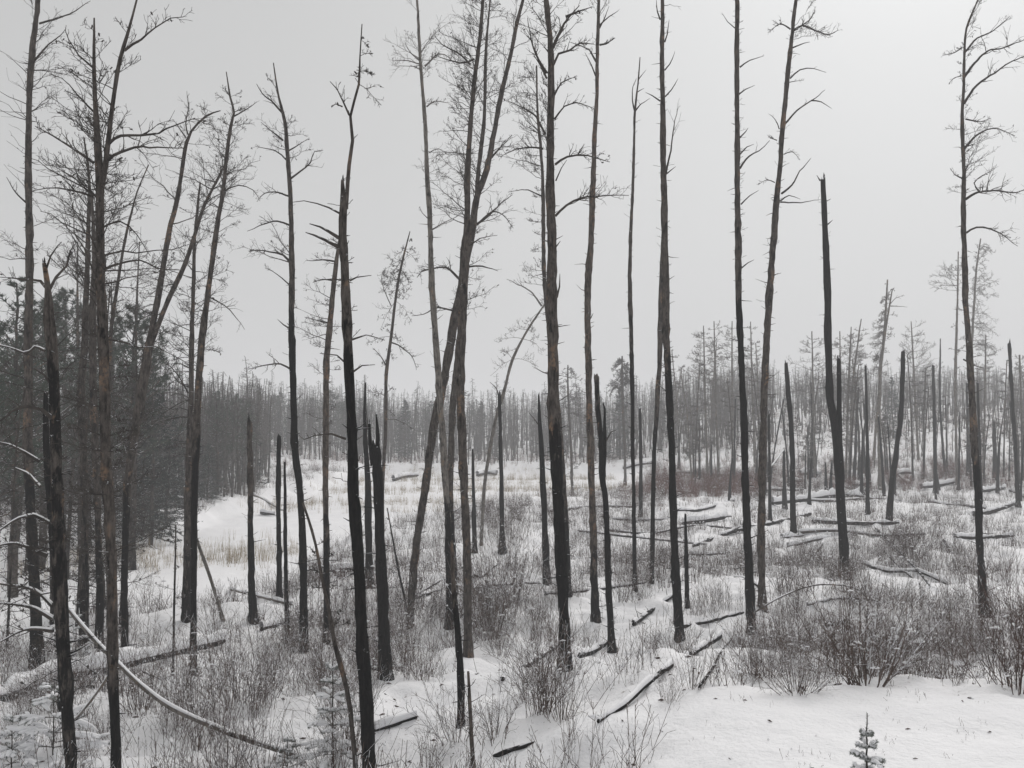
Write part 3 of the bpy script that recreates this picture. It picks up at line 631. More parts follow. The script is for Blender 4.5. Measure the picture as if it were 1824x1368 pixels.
T('dead_pine', 'slim dark trunk pressed against the left side of the stub-bristled dead pine', 'tree',
  [(1161, 1039, 9), (1163, 900, 9), (1166, 800, 9), (1171, 720, 9), (1176, 633, 9), (1177, 540, 9), (1180, 450, 8), (1182, 400, 6)], charpx=820, lean=0)
T('charred_snag', 'waist-high narrow black snag just right of the foot of the stub-bristled pine', 'tree',
  [(1224, 1084, 10), (1223, 1000, 8), (1221, 917, 5)], charpx=0, top='broken')
T('dead_pine', 'straight near-black dead pine with short branches all on its right side', 'tree',
  [(1339, 1127, 18), (1334, 1009, 17), (1329, 900, 16), (1326, 780, 15), (1322, 680, 13), (1317, 560, 12), (1315, 460, 12), (1313, 308, 11), (1312, 171, 10), (1313, 0, 9), (1313, -40, 8)],
  charpx=600, lean=0, crown=[(10, 480, 30, 13, 'bare', 1), (60, 1000, 14, 8, 'stub', 0), (-30, 30, 4, 30, 'bare', 0)],
  arms=[([(1318, 120), (1335, 107), (1360, 99)], 3, 1, 0), ([(1316, 168), (1328, 160), (1345, 153)], 3, 1, 0), ([(1309, 50), (1297, 38), (1288, 25)], 2, 2, 0), ([(1318, 300), (1335, 278), (1352, 268), (1370, 250)], 4, 1, 0), ([(1320, 364), (1335, 348), (1350, 338)], 3, 0, 0), ([(1318, 245), (1328, 235), (1333, 228)], 3, 1, 0), ([(1318, 275), (1330, 262), (1343, 256)], 3, 0, 0), ([(1320, 478), (1332, 468), (1343, 462)], 3, 0, 0)])
T('dead_pine', 'brown dead pine leaning right, with one tufted limb near the top edge', 'tree',
  [(1358, 1085, 15), (1356, 971, 15), (1357, 880, 16), (1360, 736, 14), (1367, 578, 13), (1375, 460, 12), (1384, 350, 11), (1389, 300, 10), (1395, 222, 10), (1405, 120, 9), (1413, 40, 8), (1418, 0, 7), (1422, -40, 6)],
  charpx=1240, lean=0, crown=[(10, 560, 20, 14, 'bare', 0), (30, 75, 3, 45, 'full', 1), (-30, 10, 4, 30, 'full', 0)],
  arms=[([(1413, 55), (1430, 45), (1450, 55), (1475, 62), (1492, 53)], 4, 14, 3), ([(1408, 52), (1390, 42), (1370, 57)], 3, 10, 3), ([(1410, 58), (1440, 36), (1450, 20)], 3, 9, 3), ([(1412, 85), (1425, 80), (1443, 74)], 3, 1, 0), ([(1407, 140), (1425, 125), (1450, 122), (1472, 129)], 3, 1, 0),
        ([(1399, 220), (1420, 198), (1445, 180), (1470, 160)], 4, 1, 0), ([(1445, 179), (1462, 182), (1480, 193)], 3, 0, 0), ([(1388, 230), (1380, 212), (1368, 203)], 2, 2, 0), ([(1392, 345), (1410, 330), (1425, 305), (1445, 284)], 4, 0, 0), ([(1390, 360), (1420, 360), (1462, 357)], 3, 1, 0), ([(1390, 358), (1405, 348), (1425, 355)], 3, 0, 0),
        ([(1397, 148), (1415, 145), (1432, 142)], 2, 5, 1), ([(1396, 275), (1412, 270), (1425, 285)], 2, 6, 2), ([(1384, 250), (1372, 245), (1367, 240)], 2, 6, 2), ([(1380, 325), (1365, 320), (1350, 330)], 2, 7, 2), ([(1377, 490), (1392, 486)], 2, 0, 0)])
T('charred_snag', 'narrow black snag partly hidden behind the brown right-leaning pine', 'tree',
  [(1372, 930, 7), (1371, 860, 6), (1369, 742, 5)], charpx=0, top='broken')
T('charred_snag', 'black snag bent slightly left at its top, right of the right-leaning brown pine', 'tree',
  [(1413, 955, 12), (1412, 880, 11), (1409, 760, 10), (1404, 700, 9), (1400, 648, 7)], charpx=0, top='broken', crown=[(660, 920, 5, 12, 'stub', 0)])
T('charred_snag', 'low black post-like snag with a pale stick propped on it', 'tree',
  [(1398, 908, 9), (1397, 850, 7), (1396, 804, 5)], charpx=0, top='broken')
T('charred_snag', 'jet-black tall snag forked above mid height, its broken tip against the open sky', 'tree',
  [(1506, 1032, 18), (1500, 930, 18), (1495, 850, 19), (1492, 800, 21), (1484, 745, 17), (1478, 710, 15), (1476, 640, 14), (1474, 540, 13), (1471, 440, 12), (1466, 320, 10)], charpx=0, top='broken', lean=0,
  stems=[([(1494, 790, 12), (1495, 745, 10), (1495, 690, 9), (1494, 642, 7)], 'broken')], crown=[(330, 700, 10, 12, 'stub', 0)],
  arms=[([(1473, 358), (1480, 354)], 2, 0, 0), ([(1461, 322), (1455, 312)], 3, 0, 0), ([(1474, 400), (1483, 392)], 3, 0, 0)])
T('dead_pine', 'pale ragged dead pine with a shaggy left side standing on the burnt slope', 'tree',
  [(1568, 872, 7), (1566, 771, 7), (1568, 666, 6), (1575, 595, 5), (1581, 498, 3)], bark='pale', lean=0,
  crown=[(505, 660, 46, 16, 'hang', -1), (520, 700, 14, 16, 'droop', 1)], stems=[([(1556, 820, 5), (1562, 740, 5), (1572, 630, 4), (1585, 540, 3), (1590, 515, 2)], 'spire')],
  arms=[([(1583, 545), (1595, 532), (1612, 527)], 2, 3, 1), ([(1586, 545), (1600, 546), (1615, 547)], 2, 1, 0)])
T('charred_snag', 'thick black snag leaning right with a snow collar near its foot', 'tree',
  [(1584, 928, 12), (1588, 870, 11), (1598, 790, 10), (1604, 740, 9), (1607, 680, 9), (1609, 627, 7)], charpx=0, top='broken')
T('charred_snag', 'thin black snag left of the snow-collared leaning snag', 'tree',
  [(1546, 916, 8), (1545, 800, 6), (1542, 652, 4)], charpx=0, top='broken', crown=[(660, 900, 5, 10, 'stub', 0)])
T('dead_pine', 'tall curving dead pine nearest the right edge, with long limbs sweeping right', 'tree',
  [(1755, 1100, 18), (1750, 1050, 17), (1748, 1009, 14), (1743, 900, 14), (1734, 760, 14), (1728, 650, 12), (1722, 560, 10), (1718, 460, 10), (1716, 380, 9), (1717, 308, 8), (1714, 220, 7), (1716, 150, 6), (1717, 103, 5), (1722, 50, 4), (1738, 10, 3), (1750, -20, 2)],
  charpx=900, lean=0, crown=[(0, 120, 8, 40, 'up', 1), (80, 360, 20, 26, 'full', 0), (180, 330, 8, 45, 'full', 1), (420, 900, 8, 12, 'bare', 0)],
  arms=[([(1717, 185), (1740, 150), (1770, 130), (1800, 112), (1840, 95)], 5, 7, 2), ([(1716, 140), (1735, 110), (1760, 90), (1790, 85), (1835, 65)], 5, 7, 2), ([(1717, 95), (1740, 70), (1765, 60), (1800, 30)], 4, 5, 2),
        ([(1718, 265), (1740, 240), (1770, 228), (1805, 242)], 4, 9, 2), ([(1720, 355), (1740, 342), (1770, 338), (1800, 340), (1840, 335)], 5, 10, 3), ([(1745, 342), (1735, 325), (1752, 310), (1775, 300)], 3, 7, 2), ([(1715, 318), (1700, 312), (1692, 300)], 3, 5, 2),
        ([(1721, 415), (1740, 405), (1765, 408), (1795, 425), (1812, 440)], 4, 8, 3), ([(1713, 85), (1700, 95), (1680, 100)], 3, 6, 2), ([(1720, 212), (1745, 216), (1765, 210)], 3, 8, 2), ([(1716, 640), (1735, 650), (1752, 655)], 3, 2, 1), ([(1713, 135), (1700, 138), (1690, 148)], 2, 4, 1)])
T('dead_pine', 'pale twiggy dead tree just right of the tall curving pine near the right edge', 'tree',
  [(1728, 845, 5), (1729, 700, 5), (1731, 620, 5), (1737, 508, 4), (1742, 460, 3), (1747, 425, 2)], bark='pale', crown=[(430, 620, 34, 34, 'droop', 1), (440, 600, 14, 24, 'full', 0)])
T('dead_pine', 'pale thin dead tree left of the tall curving pine, with a small high tuft', 'tree',
  [(1705, 862, 6), (1703, 760, 5), (1702, 666, 5), (1705, 560, 4), (1707, 448, 2)], bark='pale', crown=[(480, 520, 10, 34, 'full', -1), (450, 700, 12, 14, 'flat', 0)])
T('charred_snag', 'slim black snag close to the right edge of the picture', 'tree',
  [(1814, 904, 9), (1811, 850, 8), (1807, 771, 7), (1797, 612, 6)], charpx=0, top='broken', crown=[(640, 880, 5, 12, 'stub', 0)])
T('charred_snag', 'thin upright black snag midway between the leaning snow-collared snag and the curving pine', 'tree',
  [(1667, 878, 8), (1665, 780, 7), (1662, 652, 5)], charpx=0, top='broken')
T('charred_snag', 'wiry black snag with a hairline tip left of the pale tufted tree', 'tree',
  [(1684, 845, 6), (1678, 780, 5), (1674, 700, 4), (1675, 603, 2)], charpx=0, crown=[(620, 800, 8, 10, 'bare', 0)])
T('charred_snag', 'thin black snag hard against the right side of the tall curving pine', 'tree',
  [(1747, 905, 8), (1745, 800, 6), (1741, 682, 4)], charpx=0, top='broken')
T('charred_snag', 'stubby dark snag on the slope between the curving pine and the right edge', 'tree',
  [(1773, 856, 9), (1772, 800, 8), (1770, 752, 6)], charpx=0, top='broken')
T('charred_snag', 'small black post snag at the log pile just left of the forked jet-black snag', 'tree',
  [(1472, 880, 7), (1471, 850, 5), (1470, 825, 3)], charpx=0, top='broken')
T('dead_pine', 'bushy-headed thin dead tree seen between the thickest trunk and the tan-barked pine', 'tree',
  [(1020, 882, 6), (1016, 780, 5), (1012, 700, 4), (1012, 650, 2)], crown=[(655, 740, 30, 26, 'droop', 0), (740, 860, 12, 18, 'flat', 0)])
T('dead_pine', 'thin dead tree with a clotted dark tuft of twigs, left of the antler-topped trunk', 'tree',
  [(1114, 865, 6), (1112, 780, 5), (1108, 700, 5), (1108, 634, 3)], crown=[(636, 690, 50, 20, 'hang', 0), (690, 800, 14, 20, 'flat', 0)], cones=.3,
  arms=[([(1106, 695), (1095, 690), (1084, 708)], 4, 14, 3)])
for lab, p, cr in [
    ('feathery thin dead tree on the slope, second left of the near-black straight pine', [(1261, 858, 5), (1257, 740, 4), (1253, 580, 2)], 32),
    ('feathery thin dead tree on the slope, nearer the near-black straight pine of a pair', [(1280, 850, 5), (1275, 720, 4), (1272, 572, 2)], 30),
    ('thin dead tree almost touching the left side of the near-black straight pine', [(1305, 845, 5), (1304, 700, 4), (1304, 572, 2)], 26),
    ('thin dead tree between the near-black straight pine and the right-leaning brown pine', [(1345, 832, 5), (1340, 700, 4), (1337, 573, 2)], 18),
    ('spreading-topped pale dead tree left of the jet-black forked snag', [(1451, 850, 5), (1449, 736, 4), (1446, 590, 2)], 34),
    ('pale dead tree just right of the prong of the jet-black forked snag', [(1500, 850, 5), (1498, 740, 4), (1496, 590, 2)], 24),
    ('pale upright dead tree second right of the jet-black forked snag', [(1506, 860, 5), (1511, 700, 4), (1516, 582, 2)], 26),
    ('pale dead tree leaning right, second left of the shaggy-sided pine', [(1512, 860, 5), (1518, 700, 4), (1528, 610, 3), (1534, 568, 2)], 20),
    ('wide-crowned pale dead tree right of the snow-collared leaning snag', [(1636, 820, 5), (1630, 700, 4), (1623, 572, 2)], 34),
    ('pale dead tree with short level twigs right of the tall curving pine', [(1751, 845, 5), (1754, 720, 4), (1756, 596, 2)], 22),
    ('crooked little dead tree just right of the stub-bristled pine', [(1232, 858, 4), (1224, 740, 3), (1213, 668, 2)], 22),
    ('faint dead tree at the far right edge above the black snag', [(1822, 850, 6), (1820, 740, 5), (1816, 632, 3)], 26)]:
    T('dead_tree', lab, 'tree', p, bark='pale', lean=0, crown=[(p[-1][1] + 8, p[-1][1] + 150, 34, cr, 'flat', 0), (p[-1][1] + 150, 800, 14, cr * .6, 'flat', 0)])

# ------------------------------------------------------------------ fallen logs
def project(x, y, z):
    v = np.array([x, y, z]) - EYE; dpt = v[1] * cp + v[2] * sp_; upv = -v[1] * sp_ + v[2] * cp
    return CX + F * v[0] / dpt, CY - F * upv / dpt
LOGPTS = []
def log(name, label, pix, w0, w1, snow=1.0, gaps=.3, bark='brown', lift=.5, char=1.0, Ys=None, stubs=0, cat='log'):
    if Ys == 'lerp': e_ = hit(*pix[-1])[1]; Ys = [14.2 + (e_ - 14.2) * (x - pix[0][0]) / (pix[-1][0] - pix[0][0]) for x, y in pix[:-1]] + [None]
    H = np.array([hit(x, y) if Ys is None or Ys[q] is None else pt(x, y, Ys[q]) for q, (x, y) in enumerate(pix)])
    w_ = np.linspace(w0, w1, len(pix)); r = w_ * .5 / F * H[:, 1]
    H[:, 2] += r * lift * 2
    Q = smoothline(np.concatenate([H, r[:, None]], 1), .10 if H[:, 1].mean() < 30 else .3)
    base = Q[0, :3].copy(); rt = root(name, base); tag(rt, label, cat)
    if cat == 'log' : LOGPTS.append(Q[:, :3])
    P, R = Q[:, :3].copy(), Q[:, 3]; P[:, 2] += rng.normal(size=len(P)) * R * .05
    mb = MB(); sides = 9; RR = R[:, None] * (1 + .08 * rng.normal(size=(len(P), sides)))
    RR[0] *= .7; RR[-1] *= .5
    ext0 = P[:1] - (P[1:2] - P[:1]) * .2; ext1 = P[-1:] + (P[-1:] - P[-2:-1]) * .2
    P2 = np.concatenate([ext0, P, ext1]); R2 = np.concatenate([RR[:1] * .05, RR, RR[-1:] * .05])
    mb.tubes(P2[None], R2[None], sides, char)
    for _ in range(stubs):
        k = rng.integers(1, len(P) - 1); D = unit(rng.normal(size=(1, 3)) + np.array([[0, 0, .6]]))
        p_, r_ = sticks(P[k:k + 1], D, np.array([R[k] * rng.uniform(3, 9)]), np.array([R[k] * .22]), 5, .1); mb.tubes(p_, r_, 4, char)
    mb.build('trunk', M[bark], rt, base, smooth=True)
    if snow: snow_on(P, R, rt, base, snow, gaps, rmn=.05 if w0 >= 6 and len(pix) < 6 else 0)
    return rt
log('fallen_log', 'long snow-blanketed log running from the left edge across behind the left clump', [(-30, 1262), (60, 1232), (130, 1211), (200, 1196), (300, 1172), (400, 1148)], 17, 12, 2.4, .05, stubs=5)
log('leaning_pole', 'snow-topped pole slanting down to the right from the gnarled foreground pine', [(100, 1060), (150, 1122), (205, 1180), (290, 1255), (380, 1298), (450, 1325), (535, 1352)], 7, 10, .75, .12, Ys='lerp', char=.3, bark='pale', lift=.4)
log('fallen_branch', 'snowy prop branch crossing under the slanting pole in the left foreground', [(200, 1196), (170, 1240), (135, 1282), (105, 1300)], 5, 3, 1.0, .15, Ys=[13.9, 14, 14.1, 14.2], char=0, bark='pale', cat='branch')
log('fallen_log', 'bare dark log slanting up to the foot of the thickest trunk', [(895, 1216), (945, 1186), (992, 1155)], 9, 9, .5, .62)
log('fallen_log', 'short dark log end sticking out of the snow right of the thickest trunk', [(1032, 1173), (1060, 1163), (1085, 1145)], 9, 8, 1.6, .35)
log('fallen_log', 'dark log end half sunk in the snow at the bottom edge, right of centre', [(880, 1352), (915, 1340), (950, 1326)], 10, 8, 1.4, .4)
log('fallen_log', 'long charred log slanting up right from the foreground bank toward the near-black pine', [(1065, 1290), (1110, 1262), (1150, 1225), (1195, 1190), (1240, 1165), (1283, 1138)], 9, 9, 1.7, .38, stubs=7)
log('fallen_branch', 'thin forked branch sticking up beside the long charred log', [(1245, 1232), (1270, 1195), (1285, 1165), (1303, 1142)], 5, 2, 0, lift=1.5, stubs=2, cat='branch')
log('fallen_branch', 'dark bent stick poking from the snow right of the thickest trunk', [(1054, 1275), (1052, 1255), (1042, 1232)], 5, 3, 0, lift=1, Ys=[15.4, 15.4, 15.4], cat='branch')
log('fallen_log', 'slim dark log lying behind the stub-bristled pine, rising to the right', [(1235, 976), (1290, 955), (1330, 945), (1390, 932), (1445, 918)], 7, 6, 1.0, .5)
log('fallen_log', 'short snow-topped log right of the waist-high narrow snag', [(1216, 936), (1250, 932), (1292, 925)], 8, 7, 1.8, .15)
log('fallen_log', 'thin log at the near edge of the red brush', [(1205, 912), (1250, 910), (1308, 893)], 5, 4, 1.6, .3)
log('fallen_log', 'long snow-topped log lying across the base of the black bent snag', [(1375, 900), (1440, 893), (1490, 886), (1538, 888)], 7, 7, 2.0, .15)
log('fallen_log', 'dark level log running behind the forked jet-black snag', [(1448, 932), (1500, 935), (1550, 936), (1602, 934)], 8, 6, 1.3, .4)
log('fallen_log', 'log rising right to the slim black snag at the right edge', [(1735, 922), (1775, 912), (1814, 898)], 8, 7, 1.2, .4)
log('fallen_log', 'short dark log on clean snow right of the tall curving pine', [(1700, 960), (1750, 962), (1805, 958)], 7, 7, 1.6, .35)
log('fallen_log', 'broken slanting log between the slim antlered trunk and the stub-bristled pine', [(1128, 1116), (1160, 1092), (1198, 1064)], 8, 6, 1.6, .45, stubs=4)
log('fallen_log', 'dark snow-broken log left of the near-black straight pine foot', [(1215, 1120), (1270, 1108), (1325, 1093)], 6, 5, 1.0, .5)
log('fallen_log', 'small dark log end in the thicket right of the near-black straight pine', [(1468, 1118), (1490, 1114), (1510, 1110)], 9, 8, .8, .5)
log('fallen_branch', 'long arching thin branch bowed over the brush right of the near-black pine', [(1345, 1092), (1385, 1068), (1440, 1046), (1490, 1043), (1530, 1052), (1552, 1080)], 3, 2, .8, .5, lift=.5, char=0, Ys=[24, 24.2, 24.4, 24.5, 24.4, 24.2], cat='branch')
log('fallen_branch', 'bare thin stick slanting down right on the snow below the level log', [(1560, 945), (1600, 985), (1630, 1015), (1657, 1048)], 4, 4, 0, lift=1, stubs=5, cat='branch')
log('fallen_branch', 'shorter bare stick left of and parallel to the slanting stick', [(1575, 985), (1605, 1015), (1640, 1045)], 3, 3, 0, lift=1, stubs=4, cat='branch')
log('fallen_branch', 'crooked stick standing out of the snow left of the tall curving pine', [(1680, 965), (1692, 985), (1705, 1020)], 4, 3, 0, lift=1, stubs=2, cat='branch')
log('fallen_branch', 'pale stick propped against the low post-like snag', [(1375, 832), (1385, 818), (1396, 803)], 3, 2, 1.0, .2, bark='pale', Ys=[56, 57, 58], char=0, cat='branch')
log('fallen_log', 'snow-topped log at the swamp edge behind the great black trunk', [(590, 1022), (620, 1018), (665, 1016)], 9, 8, 2.0, .1)
log('fallen_log', 'dark thin log right of the leaning brown trunk at centre', [(742, 1066), (765, 1060), (785, 1054)], 6, 5, .8, .5)
log('fallen_log', 'snow-covered log end below the thin snags by the swamp', [(465, 1125), (490, 1118), (510, 1112)], 8, 7, 2.2, .1)
log('fallen_log', 'slanting thin snow-dusted pole between the stub trunk and the thin snags', [(410, 1052), (450, 1062), (490, 1072), (520, 1080)], 4, 6, 1.2, .1, char=.2, bark='pale')
log('fallen_log', 'black curved root snag under a thick snow cushion right of the great black trunk', [(668, 1304), (690, 1298), (715, 1290), (742, 1282)], 7, 9, 1.6, .1, stubs=8)
log('fallen_log', 'short black log stub right of the long snow-blanketed log', [(250, 1196), (270, 1205), (290, 1213)], 4, 3, .8, .4)
log('fallen_log', 'thin pale log slanting on the far swamp bank at left', [(452, 884), (475, 895), (498, 908)], 4, 3, 1.4, .1, bark='pale', char=0)
log('fallen_log', 'dark driftwood log on the swamp snow left of the flat-topped short snag', [(465, 917), (477, 918), (489, 919)], 7, 5, 1.2, .2)
log('fallen_log', 'snow-covered thin log in the slope brush right of centre, behind the short black snag', [(1110, 836), (1135, 830), (1165, 826)], 4, 4, 1.5, .1)
log('fallen_log', 'jumbled pale log beside the small post snag', [(1425, 848), (1445, 846), (1462, 850)], 6, 5, 2.0, .1, bark='pale', char=0)
for k, (lab, p) in enumerate([
    ('uppermost snow-topped log on the right slope, near the snow-collared snag', [(1590, 850), (1610, 845), (1625, 846)]),
    ('snow-topped log behind the thin upright black snag on the right slope', [(1640, 872), (1670, 868), (1700, 862)]),
    ('snow-covered log below the stubby dark snag at right', [(1740, 880), (1765, 876), (1790, 872)]),
    ('small snow-covered log left of the thin black snag on the right slope', [(1520, 868), (1535, 866), (1552, 862)]),
    ('fallen snowy trunk by the far treeline left of the pale pine', [(700, 858), (722, 852), (745, 850)]),
    ('short snow-covered log in the far swamp bank brush behind the central clump', [(850, 850), (868, 846), (885, 848)])]):
    log('fallen_log', lab, p, 6, 5, 1.6, .1, lift=.6)

AUTO = []
def auto_logs(n_, box, Lmin, Lmax, wpx):
    for _ in range(n_):
        px = rng.uniform(box[0], box[2]); py = rng.uniform(box[1], box[3]); c0 = hit(px, py)
        if swamp(c0[0:1], c0[1:2])[0] > .2: continue
        a = rng.normal(.35, .9); L = rng.uniform(Lmin, Lmax); k = rng.integers(3, 5)
        pts_ = [(c0[0] + math.cos(a) * L * (t - .5), c0[1] + math.sin(a) * L * (t - .5)) for t in np.linspace(0, 1, k)]
        pix = [project(x, y, ground_z(x, y)) for x, y in pts_]
        AUTO.append(log('fallen_log', '', pix, wpx * rng.uniform(.7, 1.2), wpx * .6, rng.uniform(.8, 1.7), rng.uniform(.05, .35), stubs=int(rng.integers(1, 7)), lift=float(rng.uniform(.0, .45)), char=float(rng.random() > .3)))
auto_logs(13, (1180, 850, 1824, 990), 2, 7, 6.5)
auto_logs(5, (1000, 870, 1300, 960), 3, 8, 5)
auto_logs(7, (640, 838, 1250, 862), 3, 7, 4)
auto_logs(4, (1250, 990, 1800, 1090), 1.5, 4, 6)
auto_logs(4, (560, 1000, 1100, 1120), 1.5, 4, 6)
SNAGS = []; del LOGPTS[-len(AUTO):]
EXTRA = []
for q_ in range(30):
    px = rng.uniform(1290, 1824); py = rng.uniform(838, 900); h0 = hit(px, py)
    if swamp(h0[0:1], h0[1:2])[0] > .2: continue
    hp = rng.uniform(40, 175) * (1 if q_ % 3 else 1.3); dx = rng.normal(0, .06) * hp; w_ = rng.uniform(4, 7.5)
    SNAGS.append(tree('charred_snag', '', 'tree', [(px, py, w_), (px + dx * .4, py - hp * .5, w_ * .8), (px + dx, py - hp, w_ * .55)], charpx=0, top='broken', group='small black snags on the right slope')[0])
for q_ in range(9):
    px = rng.uniform(960, 1290); py = rng.uniform(845, 880); h0 = hit(px, py); hp = rng.uniform(40, 130)
    if swamp(h0[0:1], h0[1:2])[0] > .2: continue
    SNAGS.append(tree('charred_snag', '', 'tree', [(px, py, 5), (px, py - hp * .5, 4), (px + rng.normal(0, 5), py - hp, 3)], charpx=0, top='broken', group='small black snags on the right slope')[0])

for q_ in range(14):
    px = [28, 92, 118, 136, 160, 170, 198, 214, 238, 12, 142, 186, 46, 154][q_]; py = rng.uniform(1060, 1165) if q_ % 2 else rng.uniform(960, 1050); ty = rng.uniform(420, 800); w_ = rng.uniform(5, 9); dx = rng.normal(8, 22)
    EXTRA.append(tree('dead_pine', '', 'tree', [(px, py, w_), (px + dx * .3, py * .6 + ty * .4, w_ * .8), (px + dx * .6 + rng.normal(0, 4), py * .25 + ty * .75, w_ * .6), (px + dx, ty, 2)],
                 charpx=(1000, 900), crown=[(ty, ty + 260, 18, 55, 'full', 0), (ty + 200, py - 60, 22, 55, 'flat', 0)], group='thin dead trees of the left clump')[0])
SL2 = []
for q_ in range(38):
    px = rng.uniform(1180, 1824); py = rng.uniform(836, 872); h0 = hit(px, py)
    if swamp(h0[0:1], h0[1:2])[0] > .2: continue
    hp = rng.uniform(90, 235); w_ = rng.uniform(3, 5); dx = rng.normal(0, .07) * hp
    SL2.append(tree('dead_tree', '', 'tree', [(px, py, w_), (px + dx * .3, py - hp * .5, w_ * .8), (px + dx, py - hp, 1.6)], charpx=(800, 300), bark='brown' if q_ % 3 else 'pale', crown=[(py - hp, py - hp * .45, 16, 16, 'flat', 0)], group='slim dead trees of the near slope')[0])

# ------------------------------------------------------------------ shrubs
def shrub_mesh(name, stems, height, spread, mats, k1=5, k2=2, r0=.006, upb=.35, bend=.1):
    mb = MB()
    az = rng.uniform(0, 2 * math.pi, stems); rr = rng.uniform(0, .22, stems) * spread
    tilt = np.abs(rng.normal(0, .45, stems)) * spread
    D = unit(np.stack([np.cos(az) * tilt, np.sin(az) * tilt, np.ones(stems)], 1))
    S0 = np.stack([np.cos(az) * rr, np.sin(az) * rr, np.full(stems, -.12)], 1)
    P, R = sticks(S0, D, height * rng.uniform(.55, 1.15, stems), np.full(stems, r0) * rng.uniform(.7, 1.4, stems), 5, bend, .03)
    mb.tubes(P, np.maximum(R, .0022), 3)
    sprout(mb, P, R, k1, k2, .0028, 3, 0, upb=upb, ratio=.34)
    n_ = stems; t = rng.uniform(.3, .95, n_); c, _ = interp(P[rng.integers(0, stems, n_)], t); h_ = height * rng.uniform(.012, .032, n_)
    d = np.stack([rng.normal(0, .7, n_), rng.normal(0, .7, n_), rng.normal(0, .1, n_)], 1) * h_[:, None]
    mb.tubes(np.stack([c - d, c + [0, 0, .01], c + d], 1), np.stack([h_ * .15, h_ * .45, h_ * .15], 1), 5, 0, 1)
    o = mb.build(name, [mats, M['snow']]); me = o.data; bpy.data.objects.remove(o); return me
SH = {'brush': [shrub_mesh('shrub', rng.integers(16, 30), rng.uniform(1.0, 1.4), rng.uniform(.7, 1.2), M['brush'], 5, 2) for _ in range(7)],
      'dark': [shrub_mesh('shrub', 34, 1.2, 1.2, M['brush_dark'], 6, 3) for _ in range(3)],
      'red': [shrub_mesh('shrub', 40, 1.3, .8, M['brush_red'], 5, 2) for _ in range(3)],
      'fan': [shrub_mesh('shrub', rng.integers(38, 50), 1.35, 1.6, M['brush'], 6, 3, .009, .2, .12) for _ in range(3)]}
def place_shrub(kind, x, y, s, label, group=None, name='bare_shrub'):
    o = bpy.data.objects.new(name, SH[kind][rng.integers(len(SH[kind]))]); COL.objects.link(o)
    o.location = (x, y, ground_z(x, y)); o.rotation_euler = (0, 0, rng.uniform(0, 6.28)); o.scale = (s * rng.uniform(.85, 1.2), s * rng.uniform(.85, 1.2), s)
    tag(o, label, 'shrub', group); return o
for kind, px, py, hpx, lab in [
    ('fan', 1545, 1212, 165, 'widest fan-shaped bare shrub spreading on the snowbank at lower right'),
    ('fan', 1490, 1200, 120, 'snow-flecked shrub just left of the widest fan-shaped shrub'),
    ('fan', 1420, 1232, 90, 'low splayed shrub at the left foot of the fan-shaped shrub'),
    ('brush', 1590, 1200, 165, 'tallest upright shrub stems at the right of the fan-shaped shrub'),
    ('dark', 1812, 1230, 190, 'dense dark red-brown bush cut by the right edge'),
    ('dark', 1838, 1180, 190, 'second dark bush at the right edge, mostly outside the picture'),
    ('dark', 1620, 990, 85, 'tangled dark red bush behind the snow, right of the forked jet-black snag'),
    ('dark', 1585, 978, 55, 'smaller dark red bush touching the left of the tangled dark red bush'),
    ('brush', 430, 1250, 140, 'tall bushy shrub standing behind the slanting snow-topped pole'),
    ('brush', 470, 1240, 130, 'tall shrub right of the bushy shrub behind the slanting pole'),
    ('brush', 385, 1235, 90, 'medium shrub left of the bushy shrub behind the slanting pole'),
    ('dark', 405, 1385, 130, 'dark thicket shrub under the slanting pole at the bottom edge'),
    ('brush', 470, 1375, 160, 'upright shrub crossing in front of the end of the slanting pole'),
    ('brush', 885, 1110, 150, 'big rounded bare shrub left of the thickest trunk'),
    ('brush', 870, 1140, 150, 'rounded bare shrub in front of the big rounded one left of the thickest trunk'),
    ('brush', 915, 1075, 120, 'bare shrub behind the big rounded one left of the thickest trunk'),
    ('brush', 1000, 1285, 130, 'wispy shrub in front of the foot of the thickest trunk'),
    ('brush', 960, 1270, 110, 'wispy shrub just left of the foot of the thickest trunk'),
    ('brush', 880, 1320, 150, 'tall wispy shrub at the lower edge right of the snow-ringed snag'),
    ('brush', 760, 1370, 110, 'sparse shrub at the bottom edge right of the great black trunk'),
    ('fan', 1345, 1205, 70, 'small leafy-looking shrub on the bank left of the fan-shaped shrub'),
    ('brush', 1690, 1170, 90, 'pale upright shrub left of the dark bushes at the right edge'),
    ('brush', 1232, 1225, 100, 'thin shrub crossing the long charred log'),
    ('brush', 1190, 1250, 70, 'scrubby low shrub under the long charred log'),
    ('brush', 260, 1080, 70, 'shrub in the swamp-edge snow behind the left log')]:
    h_ = hit(px, py); s = hpx / F * h_[1] / 1.25
    place_shrub(kind, h_[0], h_[1], s, lab)
CLEAR = [(hit(x, y)[:2], r) for x, y, r in [(1040, 1040, 1.3), (1045, 1100, 1.0), (1130, 1085, .8), (1120, 1130, .6), (715, 1225, .9), (700, 1260, .7), (760, 1150, .7), (1400, 1150, .9), (1460, 1150, .7), (300, 1110, 1.0),
         (1130, 1240, .5), (1200, 1100, .4), (600, 1250, .5), (400, 1120, .8), (960, 1040, .9), (1560, 1040, .9), (1650, 1060, .7), (1780, 925, 1.6)]]
LP = np.concatenate(LOGPTS)
